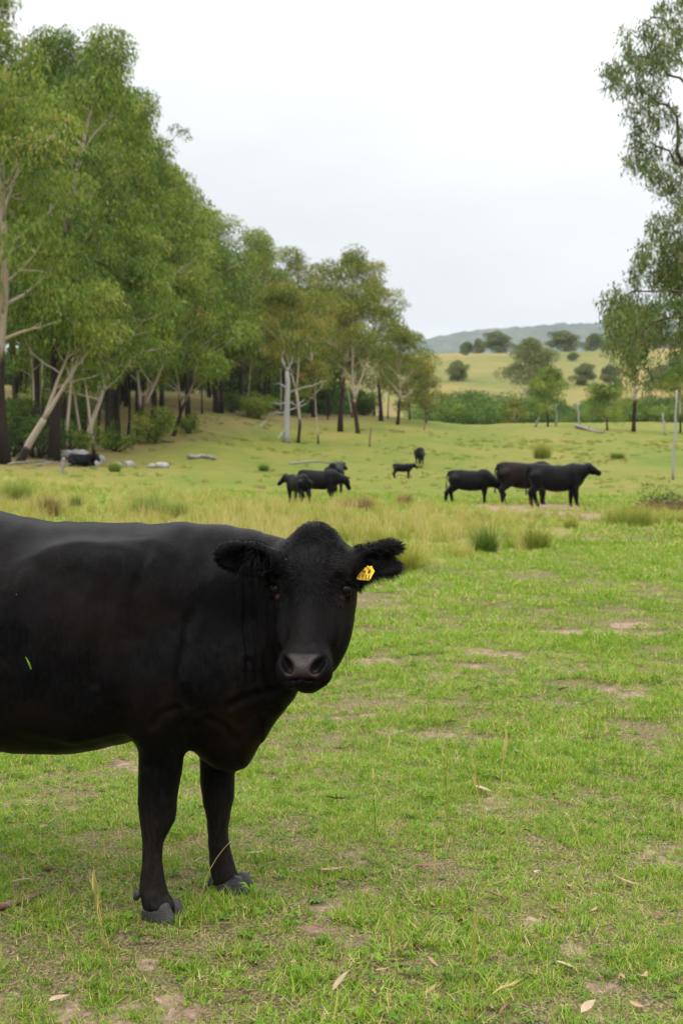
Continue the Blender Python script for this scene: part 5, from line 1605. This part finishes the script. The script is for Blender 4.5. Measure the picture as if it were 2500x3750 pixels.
rng = np.random.default_rng(42)
near = [lawn_patch(10 + i, 120, .10, [.030, .042, .024, .036, .028, .046][i], .0036, [2, 1, 4, 0, 3, 0][i], [.12, .16, .2, .12, .28, .14][i], [.40, .45, .36, .48, .42, .44][i]) for i in range(6)]
mid = [lawn_patch(30 + i, 130, .21, [.045, .058, .038, .05][i], .0075, 3, [.08, .16, .1, .2][i], [.40, .46, .38, .46][i]) for i in range(4)]
far = [lawn_patch(40 + i, 110, .42, [.075, .095, .06][i], .016, 0, [.12, .22, .16][i], [.42, .48, .44][i]) for i in range(3)]
pts, rot, scl, var = [], [], [], []
for (y0, y1, dens, side, v0, nv, sc) in ((2.6, 7.5, 150, 1.2, 0, 6, 1.0), (7.5, 12, 75, 1.6, 0, 6, 1.25), (10.5, 24, 24, 2.5, 6, 4, 1.0), (22, 52, 6, 4, 10, 3, 1.0)):
    x, y = fan_points(rng, y0, y1, dens, side)
    b = bareness(x, y)
    tl = tallness(x, y)
    thin = .45 + .55 * sstep(.34, .56, fbm(x * 3.0, y * 3.0, 61, 3))
    k = rng.random(len(x)) < np.clip((1 - b * 1.08) * thin, .02, 1) * (1 - .5 * tl)
    x, y = x[k], y[k]; b = b[k]
    z = ground_z(x, y) - .004
    lush = fbm(x * 1.1, y * 1.1, 71, 3)
    pts.append(np.stack([x, y, z], -1)); rot.append(rng.uniform(0, 6.283, len(x)))
    scl.append(sc * rng.uniform(.7, 1.2, len(x)) * (1 - .45 * b) * (.7 + .7 * lush))
    var.append(v0 + rng.integers(0, nv, len(x)))
pts = np.vstack(pts)
g = scatter('grass', pts, np.concatenate(rot), np.concatenate(scl), rng.normal(0, .12, (len(pts), 2)), near + mid + far, np.concatenate(var))
tag(g, 'short cropped green grass over the paddock', 'grass')

# the long dry grass behind the black cow, then sparse tufts over the pasture beyond
talls = [tall_tuft(50, 80, .16, .42, .0075, M_DRY, (.30, .13), .10, .30, heads=5), tall_tuft(51, 80, .18, .50, .0075, M_DRY, (.42, .13), .16, .32, heads=9), tall_tuft(52, 90, .17, .36, .0075, M_DRY, (.20, .12), .06, .24, heads=3),
         tall_tuft(53, 70, .20, .44, .0075, M_DRY, (.52, .13), .3, .28, heads=10),
         tall_tuft(54, 60, .30, .28, .022, M_TUSS, (.40, .14), .06, .12), tall_tuft(55, 60, .30, .32, .022, M_DRY, (.25, .14), .10, .15), tall_tuft(56, 60, .28, .34, .022, M_BROWN, (.5, .15), .2, .2)]
x, y = fan_points(rng, 15, 68, 11, 4)
tl = tallness(x, y)
px = x / y * F_PX + 1250
gap = fbm(x * .55, y * .4, 91, 3)
dk = tl * np.where(y < 27, 1, np.where(y < 40, .45, .22)) * (1 - .92 * sstep(.47, .60, gap)) * (1 - bareness(x, y))
k = rng.random(len(x)) < dk
x, y = x[k], y[k]; gap = gap[k]
hs_ = .85 * (.35 + 1.15 * fbm(x * .6, y * .6, 95, 3)) * np.interp(y, [15, 19, 30, 45, 66], [.75, 1.0, .9, .75, .7])
hs_ *= np.interp(x / y * F_PX + 1250, [1300, 1900, 2200], [1.0, .95, .7])
vv = np.clip((fbm(x * .45, y * .35, 97, 3) - .32) / .36 * 4 + rng.normal(0, .8, len(x)), 0, 3.99).astype(int)
p1 = np.stack([x, y, ground_z(x, y) - .01], -1); s1 = hs_; v1 = vv
x, y = fan_points(rng, 40, 150, .62, 6)
cl = fbm(x * .22, y * .12, 99, 4)
pxx = x / y * F_PX + 1250
k = (rng.random(len(x)) < sstep(.48, .66, cl) * .8 + .05) & (tallness(x, y) < .5)
x, y = x[k], y[k]
p2 = np.stack([x, y, ground_z(x, y) - .02], -1)
s2 = rng.uniform(.4, 1.0, len(x)) * np.interp(y, [40, 90, 150], [.7, .9, 1.1]); v2 = 4 + (rng.random(len(x)) < .5) + (rng.random(len(x)) < .22)
pts = np.vstack([p1, p2])
g = scatter('long_grass', pts, rng.uniform(0, 6.283, len(pts)), np.concatenate([s1, s2]), rng.normal(0, .10, (len(pts), 2)), talls, np.concatenate([v1, v2]))
tag(g, 'long yellow green grass in seed between the cow and the herd', 'grass')

# tussocks one can tell apart
TUSS = 'grass tussocks standing out of the long grass'
def tussock(px, py, wpx, hpx, mat, tint, label, seed, name='grass_tussock', group=TUSS, straw=.08, cat='tussock'):
    g = ground_hit(px, py)
    K = g[1] / F_PX
    rng = np.random.default_rng(seed)
    n = int(np.clip(900 * (wpx * K) ** .8, 160, 900))
    mb = MB()
    V, Q, t = blades(rng, int(n * 1.5), wpx * K * .40, hpx * K * 1.2, max(.007, .8 * K), .42, .55, (tint, .13), straw, .15, 3)
    mb.add(V, Q, tint=t)
    o = obj(name, mb.mesh(name, [mat], False), None, g)
    tag(o, label, cat, group)
tussock(60, 1846, 130, 95, M_TUSS, .58, 'large bright green tussock at the left edge behind the cow', 1)
tussock(178, 1892, 85, 80, M_BROWN, .35, 'dark brown tussock rising behind the cow at the left', 2)
tussock(276, 1860, 62, 45, M_TUSS, .22, 'small dark green tussock right of the brown one', 3)
tussock(545, 1898, 170, 90, M_TUSS, .50, 'broad green tussock just above the back of the cow', 4)
tussock(650, 1895, 90, 60, M_TUSS, .45, 'green tussock right beside the broad one', 5)
tussock(1335, 1872, 90, 55, M_BROWN, .45, 'rust brown tussock right of the left group of cattle', 6)
tussock(1265, 1866, 110, 42, M_BROWN, .55, 'pale brown tussock below the left group of cattle', 7)
tussock(1780, 2030, 95, 110, M_TUSS, .20, 'dark green tussock at the near end of the long grass', 8)
tussock(1960, 2010, 120, 90, M_DRY, .25, 'olive tussock at the right end of the long grass', 9)
tussock(1480, 1850, 60, 45, M_BROWN, .42, 'brown tussock below the lone calf', 10)
tussock(965, 1725, 40, 26, M_TUSS, .25, 'small round green tussock on the open slope', 11, name='grass_tussock')
tussock(2300, 1926, 220, 75, M_DRY, .22, 'wide green tussock by the brushwood at the right', 12)
tussock(2090, 1935, 60, 40, M_DRY, .25, 'small tussock between the path and the brushwood', 13)
tussock(1480, 2095, 120, 110, M_DRY, .42, 'tall yellow green tussock right behind the tagged ear', 14)
tussock(420, 1728, 46, 40, M_TUSS, .55, 'yellow green tussock right of the lying cow', 15)
tussock(2260, 1680, 60, 22, M_TUSS, .3, 'low green tussock alone on the pasture at the right', 16)
tussock(1985, 1680, 70, 60, M_DRY, .3, 'grassy weed rising behind the right group of cattle', 17)
tussock(1535, 1714, 34, 15, M_DRY, .4, 'low dry tussock in front of the farthest cow', 18)

# tall seed stalks on the lawn: from foot to tip in the photo
STK = 'tall grass stalks gone to seed on the lawn'
def stalk(pts, label, seed, head=.0, tint=.85, r=.0013, n=1):
    g = ground_hit(*pts[0])
    rng = np.random.default_rng(seed)
    mb = MB()
    for j in range(n):
        p = [P(px + (rng.normal(0, 9) if j else 0) * i / len(pts), py + (rng.uniform(0, 60) if j and i else 0), g[1] + i * rng.normal(0, .02)) - g for i, (px, py) in enumerate(pts)]
        p[0] = np.array([rng.normal(0, .01) * (j > 0), 0, -.01])
        p = np.array(p)
        t = np.linspace(0, len(p) - 1, 9)
        q = np.stack([np.interp(t, np.arange(len(p)), p[:, d]) for d in range(3)], -1)
        q = q + np.concatenate([np.zeros((1, 3)), rng.normal(0, .003, (8, 3))])
        rad = np.linspace(r * 1.2, r * .5, 9)
        if head: rad[5:] = np.array([1.2, 2.6, 2.2, .8]) * r * head
        mb.tube(q, rad, 5, False, tint=np.linspace(tint - .2, tint, 9))
        V, Q, tt = blades(rng, 7, .012, .07, .0035, .7, .6, (tint - .3, .1), .2)
        mb.add(V, Q, tint=tt)
        if head:
            m = 26
            f = rng.uniform(.62, 1.0, m)
            c = np.stack([np.interp(f, np.linspace(0, 1, 9), q[:, d]) for d in range(3)], -1)
            V, Q = strands(c, nrm(q[-1] - q[0]) + rng.normal(0, .22, (m, 3)), rng.uniform(.015, .04, m), .0016, .1, 2, None, rng)
            mb.add(V, Q, tint=.95)
    o = obj('grass_stalk', mb.mesh('grass_stalk', [M_DRY], False), None, g)
    tag(o, label, 'grass stalk', STK)
stalk([(1828, 2968), (1838, 2820), (1856, 2670)], 'thick straw coloured seed head standing tallest on the open lawn', 1, 1.6, .97, .0022)
stalk([(1638, 3100), (1634, 2900), (1632, 2720), (1650, 2700)], 'clump of thin green stalks left of the thick straw seed head', 2, 0, .6, .0015, 3)
stalk([(1375, 3060), (1368, 2900), (1362, 2820)], 'dark green upright stalk in the middle of the lawn', 3, .8, .35, .0016)
stalk([(1400, 2920), (1415, 2780), (1428, 2700)], 'slender olive stalk leaning right above the dark green one', 4, 1.0, .6, .0016)
stalk([(1445, 3100), (1452, 2960), (1455, 2840)], 'reddish thin stalk between the green stalks', 5, .6, .8, .0014)
stalk([(1770, 3040), (1755, 2920), (1735, 2800)], 'pair of straw stalks leaning left below the thick seed head', 6, .8, .85, .0015, 2)
stalk([(1872, 3090), (1875, 3000), (1873, 2915)], 'pale thin stalk right of the straw pair', 7, .6, .8, .0014)
stalk([(2310, 2820), (2314, 2700), (2312, 2600)], 'feathery tan stalk alone at the right of the lawn', 8, 1.0, .85, .0015)
stalk([(1145, 2810), (1110, 2700), (1085, 2600)], 'dry stalk curving left just below the chin of the cow', 9, .6, .9, .0015)
stalk([(1305, 2690), (1316, 2580), (1322, 2540)], 'light dry stalk far up the lawn', 10, .8, .85, .0015, 2)
stalk([(2150, 3158), (2115, 3080), (2095, 3010)], 'straw coloured stalk leaning left at the lower right', 11, .5, .95, .0017)
stalk([(1725, 3745), (1732, 3560), (1740, 3330)], 'long near stalk at the bottom edge of the picture', 12, .8, .7, .0016, 2)
stalk([(1715, 3730), (1800, 3640), (1890, 3600)], 'bent straw stem lying to the right at the bottom edge', 13, 1.2, .95, .0016)
stalk([(720, 3345), (745, 3215), (843, 3078)], 'dry straw crossing in front of the far foreleg', 14, 0, .95, .0016)
stalk([(700, 3160), (712, 3120), (735, 3040)], 'short brown stalk between the forelegs', 15, .5, .85, .0014)
stalk([(772, 3180), (776, 3120), (786, 3075)], 'pale green stalk against the far foreleg', 16, .4, .6, .0014)
stalk([(398, 3490), (365, 3330), (345, 3180)], 'bunch of tan stalks left of the near hoof', 17, .8, .92, .0017, 4)
stalk([(1560, 3400), (1585, 3230), (1595, 3060)], 'tall pale stalk rising left of the bottom straw', 18, .8, .7, .0015)
stalk([(845, 3550), (760, 3430), (675, 3400)], 'limp pale grass stem lying below the near hoof', 19, 0, .75, .0018)
stalk([(2480, 3130), (2474, 3030), (2468, 2930)], 'thin stalk at the right edge of the lawn', 20, .8, .85, .0014)
stalk([(1425, 3700), (1428, 3540), (1432, 3370)], 'red brown stalk left of the bottom straw', 21, .6, .85, .0014)
stalk([(2060, 3350), (2010, 3290), (1990, 3240)], 'short straw beside the bare soil patch', 22, .4, .95, .0015)
# ------------------------------------------------------------------ fallen leaves, sticks, rocks, logs
M_LEAF = [simple('dry_leaf_tan', (.30, .19, .11), .7, (.22, .125, .065), 30), simple('dry_leaf_brown', (.15, .075, .04), .7, (.22, .12, .07), 30), simple('dry_leaf_pale', (.36, .27, .185), .7, (.26, .175, .11), 30), simple('dry_leaf_grey', (.38, .38, .35), .75, (.45, .45, .41), 30)]
def leaf_mesh(seed, mat, L=.09, W=.026):
    rng = np.random.default_rng(seed)
    n = 9
    t = np.linspace(0, 1, n)
    w = W * .5 * np.sin(np.clip(t * 1.06, 0, 1) * math.pi) ** .75 * (1 - .35 * t)
    curl = rng.uniform(-.25, .5); sw = rng.uniform(-.3, .3)
    cx = t * L; cyy = sw * L * (t * t - t); cz = .006 + curl * L * (t - .5) ** 2 + .012 * rng.random()
    roll = rng.uniform(.1, .7)
    V = []
    for i in range(n):
        for s in (-1, 0, 1):
            V.append((cx[i] - L / 2, cyy[i] + s * w[i], cz[i] + abs(s) * w[i] * roll))
    V = np.array(V); Q = []
    for i in range(n - 1):
        for s in (0, 1): Q.append((3 * i + s, 3 * i + 3 + s, 3 * i + 4 + s, 3 * i + 1 + s))
    return mesh_np('fallen_leaf', V, Q, None, [mat], True)
LV = [leaf_mesh(i, M_LEAF[[0, 1, 2, 0, 2, 1, 3, 0][i]], [.085, .10, .075, .06, .09, .07, .05, .11][i], [.026, .022, .028, .022, .02, .03, .03, .024][i]) for i in range(8)]
LITTER = 'fallen gum leaves scattered on the lawn'
rng = np.random.default_rng(8)
def leaf(px, py, kind, label, sc=1.0, rz=None, group=LITTER):
    g = ground_hit(px, py)
    o = obj('fallen_leaf', LV[kind], None, (g[0], g[1], g[2] + .012))
    o.rotation_euler = (rng.normal(0, .25), rng.normal(0, .25), rng.uniform(0, 6.28) if rz is None else rz)
    o.scale = (sc,) * 3
    tag(o, label, 'leaf', group)
for a in [(2060, 2540, 2, 'pale leaf lying upright of the others far up the lawn', 1.3, -.5), (1650, 2662, 6, 'whitish leaf on the lawn right of the chin', 1.6, 0), (1230, 2940, 0, 'long tan leaf pointing right below the chin', 1.3, -.4),
          (1575, 2945, 2, 'pale leaf tilted up in the middle of the lawn', 1.1, .9), (1765, 2912, 2, 'pale leaf lying flat beside the thick straw seed head', 1.2, .2), (1568, 3190, 1, 'brown curled leaf at the foot of the green stalks', 1.2, 0), (1818, 3300, 1, 'brown leaf left of the bare soil patch', 1.1, .3),
          (1970, 3218, 2, 'cream leaf standing on edge above the bare soil patch', 1.0, 1.2), (2290, 3250, 0, 'large tan leaf right of the bare soil patch', 1.5, .1), (85, 3255, 2, 'pale brown leaf at the left edge of the lawn', 1.2, .3), (215, 3690, 2, 'cream leaf on the bare soil in the lower left corner', 1.0, .9),
          (545, 3465, 2, 'whitish curled leaf just below the near hoof', 1.2, .1), (1215, 3205, 0, 'broad tan leaf right of the far hoof', 1.3, .1), (940, 3140, 0, 'tan leaf right of the far foreleg', 1.0, .6), (1690, 3395, 0, 'round tan leaf near the tall pale stalk', 1.0, 1.4),
          (1260, 3620, 2, 'pale leaf at the edge of the litter in the bottom middle', 1.1, .8), (2070, 3568, 2, 'pale leaf above the bare patch at the lower right', 1.0, 0), (1930, 3590, 0, 'tan leaf above the bottom straw', 1.2, .4), (2150, 3715, 2, 'cream leaf on the bare patch at the bottom right', 1.0, .8), (1540, 3480, 0, 'tan leaf in the short grass left of the near stalk', .9, .8)]:
    leaf(*a)
for i in range(84):
    py = rng.uniform(2200, 3740) if i > 30 else rng.uniform(3000, 3740)
    px = rng.uniform(1150, 2490) if py < 2900 else rng.uniform(20, 2490)
    leaf(px, py, int(rng.choice([0, 1, 1, 0, 1, 5, 3, 1])), 'small dry gum leaf lying loose in the short grass', rng.uniform(.4, .75))
# twigs and bark on the ground
def stick(pts, r, mat, label, cat='stick', name='stick', group=None, seed=0, dz=.0):
    rng = np.random.default_rng(seed)
    p = [ground_hit(*q) + np.array([0, 0, r * .8 + dz]) for q in pts]
    g = p[0].copy()
    p = np.array(p) - g
    t = np.linspace(0, len(p) - 1, 8)
    q = np.stack([np.interp(t, np.arange(len(p)), p[:, d]) for d in range(3)], -1) + rng.normal(0, r * .2, (8, 3))
    mb = MB(); mb.tube(q, np.linspace(r, r * .55, 8), 7, shed=.5)
    o = obj(name, mb.mesh(name, [mat]), None, g)
    tag(o, label, cat, group)
M_STRIP = simple('dark_bark', (.10, .05, .035), .9, (.20, .11, .08), 20, .5)
M_LOG = simple('weathered_log', (.26, .24, .22), .9, (.15, .13, .115), 6, .5, 20)
stick([(-20, 3345), (60, 3320), (150, 3290)], .014, M_STRIP, 'strip of dark fallen bark at the left edge of the lawn', 'bark', 'bark_strip', seed=1)
stick([(155, 3193), (200, 3190), (232, 3192)], .008, M_STRIP, 'short dark stick lying left of the near foreleg', seed=2)
stick([(1175, 3190), (1185, 3203), (1200, 3210)], .006, M_STRIP, 'thin twig beside the broad tan leaf', seed=3)
stick([(690, 1682), (745, 1677), (790, 1686)], .15, M_LOG, 'pale weathered log lying on the grass below the wood', 'log', 'log', seed=4)
stick([(2110, 1565), (2160, 1580), (2205, 1588)], .22, M_LOG, 'pale fallen trunk by the small bushy gum', 'log', 'log', seed=5)
stick([(30, 1705), (120, 1695), (200, 1698)], .06, M_LOG, 'thin grey fallen branch in front of the rocks', 'branch', 'fallen_branch', seed=6, dz=.05)
stick([(130, 1712), (200, 1700), (260, 1708)], .05, M_LOG, 'second grey branch lying across the litter before the rocks', 'branch', 'fallen_branch', seed=7, dz=.1)
stick([(1060, 1700), (1150, 1692), (1215, 1700)], .07, M_LOG, 'low grey branch in the grass above the left group', 'branch', 'fallen_branch', seed=8)
stick([(545, 1600), (590, 1620), (640, 1622)], .08, M_STRIP, 'dark fallen branch below the brown leaning gum', 'branch', 'fallen_branch', seed=9)
# the upright grey stump before the rocks, broken stumps and poles at the right
def pole(px, py, top, lean_px, r, mat, label, name, cat, seed=0):
    g = ground_hit(px, py)
    rng = np.random.default_rng(seed)
    K = g[1] / F_PX
    H_ = (py - top) * K
    t = np.linspace(0, 1, 9)
    q = np.stack([lean_px * K * t + rng.normal(0, r * .35, 9) * (t > 0), rng.normal(0, r * .35, 9), H_ * t - .05], -1)
    mb = MB(); mb.tube(q, r * np.linspace(1.15, .62, 9), 8, shed=.8)
    o = obj(name, mb.mesh(name, [mat]), None, g)
    tag(o, label, cat)
pole(228, 1732, 1672, 4, .10, M_LOG, 'upright grey stump in front of the lying black cow', 'stump', 'stump', 1)
pole(2463, 1757, 1425, 10, .075, M_SNAG, 'thin bare grey pole of a dead sapling at the right edge', 'dead_sapling', 'dead tree', 2)
pole(2437, 1592, 1512, -12, .12, M_SNAG, 'short pale broken stump left of the thin bare pole', 'stump', 'stump', 3)
pole(2155, 1578, 1552, 2, .12, M_SNAG, 'stubby pale stump beside the fallen trunk', 'stump', 'stump', 4)
pole(2037, 1560, 1480, -2, .13, M_SNAG, 'straight grey dead stem right of the pointed dark tree', 'dead_sapling', 'dead tree', 5)
pole(2122, 1560, 1470, -12, .11, M_SNAG, 'slanting grey dead stem between the two small gums', 'dead_sapling', 'dead tree', 6)
pole(1352, 1636, 1560, 6, .07, M_STRIP, 'charred thin sapling stem in front of the bare earth', 'dead_sapling', 'dead tree', 7)
pole(1553, 1575, 1500, 10, .06, M_STRIP, 'dark thin stem below the end sapling of the wood', 'dead_sapling', 'dead tree', 8)
# rocks
M_ROCK = simple('granite', (.33, .32, .30), .9, (.16, .16, .15), 2.2, .6, 6)
def rock(px, Y, r, label, seed, flat=.7):
    rng = np.random.default_rng(seed)
    V, Q = ball((0, 0, 0), (1, 1, 1), 18, 11)
    d = fbm(V[:, 0] * 1.4 + seed * 3, V[:, 1] * 1.4 + V[:, 2] * 1.1, seed, 3)
    V = V * (.7 + .55 * d)[:, None]
    for k in range(5):
        pn = nrm(rng.normal(0, 1, 3)); h = V @ pn
        V = V - np.outer(np.maximum(h - .68, 0), pn) * .85
    V = V * np.array([r * rng.uniform(.9, 1.3), r, r * flat])
    o = obj('rock', mesh_np('rock', V, Q, None, [M_ROCK], True), None, on_ground(px, Y, r * flat * .35))
    o.rotation_euler[2] = rng.uniform(0, 6.28)
    tag(o, label, 'rock', 'pale rocks at the foot of the wood')
for i, a in enumerate([(345, 81, .62, 'roundest white rock above the head of the lying cow'), (285, 82, .66, 'broad grey rock behind the lying cow'), (245, 82.5, .55, 'blocky rock left of the broad grey one'), (215, 83, .55, 'rock touching the foot of the dark rough trunk'),
                       (155, 86, .72, 'large white rock left of the dark rough trunk'), (62, 86, .55, 'white rock near the left edge behind the fallen branch'), (280, 85, .4, 'small rock on top behind the broad grey one'), (345, 78.5, .30, 'small rock below the roundest white rock'),
                       (472, 79, .34, 'white stone right of the yellow green tussock'), (592, 76, .36, 'grey stone alone on the green slope'), (425, 78, .30, 'low stone between the tussock and the white stone'), (555, 77, .26, 'small low stone left of the lone grey stone')]):
    rock(*a[:3], a[3], 30 + i)
# brushwood heap with a live bush at the right
def brushwood():
    g = ground_hit(2450, 1872)
    root = empty('brushwood_heap', g)
    tag(root, 'heap of brown brushwood overgrown with a green shrub at the right edge', 'brushwood')
    rng = np.random.default_rng(3)
    mb = MB()
    for k in range(60):
        p = np.array([rng.uniform(-.7, .9), rng.uniform(-.4, .6), rng.uniform(.02, .35)])
        d = nrm(np.array([rng.normal(0, 1), rng.normal(0, .7), rng.uniform(-.1, .55)]))
        L = rng.uniform(.4, 1.0)
        mb.tube([p - d * L * .5, p + rng.normal(0, .04, 3), p + d * L * .5], [.014, .011, .005], 5, False, shed=.35)
    o = obj('twigs', mb.mesh('twigs', [M_BARK]), root); tag(o, kind='stuff')
    cm = MB()
    cl = [(rng.uniform(-.75, 1.0), rng.uniform(-.3, .5), rng.uniform(.25, .65), rng.uniform(.16, .30)) for _ in range(22)] + [(-.75, 0, .62, .16), (-.55, .1, .78, .15), (-.3, .1, .85, .18), (-.05, .2, .82, .18)]
    add_clumps(rng, cm, cl, 420, .075, .035, -.02, .3)
    obj('foliage', cm.mesh('foliage', [M_DARK], False), root)
    V, Q, t = blades(rng, 500, .8, .42, .009, .5, .5, (.62, .15), .3, .15, 3)
    mb = MB(); mb.add(V * np.array([1.2, .7, 1]), Q, tint=t)
    o = obj('dead_grass', mb.mesh('dead_grass', [M_BROWN], False), root); tag(o, kind='stuff')
brushwood()
# the blade of grass stuck to the cow's flank
mb = MB()
pa, pb = P(94, 2406, 4.55), P(114, 2452, 4.55)
dd = np.hypot(hV[:, 0] - (pa[0] + pb[0]) / 2, hV[:, 2] - (pa[2] + pb[2]) / 2)
ysurf = hV[dd < .03, 1].min() if (dd < .03).any() else 4.5
pa, pb = P(94, 2406, ysurf - .012), P(114, 2452, ysurf - .012)
pm = (pa + pb) / 2 + np.array([.003, -.004, 0])
w = np.array([.003, 0, .0008])
mb.add([pa - w * .3, pa + w * .3, pm + w, pm - w, pb + w * .7, pb - w * .7], [[0, 1, 2, 3], [3, 2, 4, 5]], tint=.55)
o = obj('loose_grass', mesh_np('loose_grass', np.vstack(mb.V) - pm, np.vstack(mb.Q), None, [M_LAWN], False, {'tint': np.full(6, .5)}), None, pm)
tag(o, 'single green grass blade stuck to the flank of the large cow', 'grass blade')
# ------------------------------------------------------------------ the damp air that pales the distance
def haze():
    m, nt, out = new_mat('haze')
    pv = N(nt, 'ShaderNodeVolumePrincipled', {'Color': (.80, .88, 1.0, 1), 'Density': .000065, 'Anisotropy': .2})
    nt.links.new(pv.outputs[0], out.inputs['Volume'])
    x0, x1, y0, y1, z0, z1 = -9000, 9000, -9000, 9000, -4.0, 720
    V = [(x, y, z) for z in (z0, z1) for y in (y0, y1) for x in (x0, x1)]
    Q = [(0, 2, 3, 1), (4, 5, 7, 6), (0, 1, 5, 4), (2, 6, 7, 3), (0, 4, 6, 2), (1, 3, 7, 5)]
    o = obj('haze', mesh_np('haze', V, Q, None, [m], False))
    tag(o, kind='stuff')
haze()
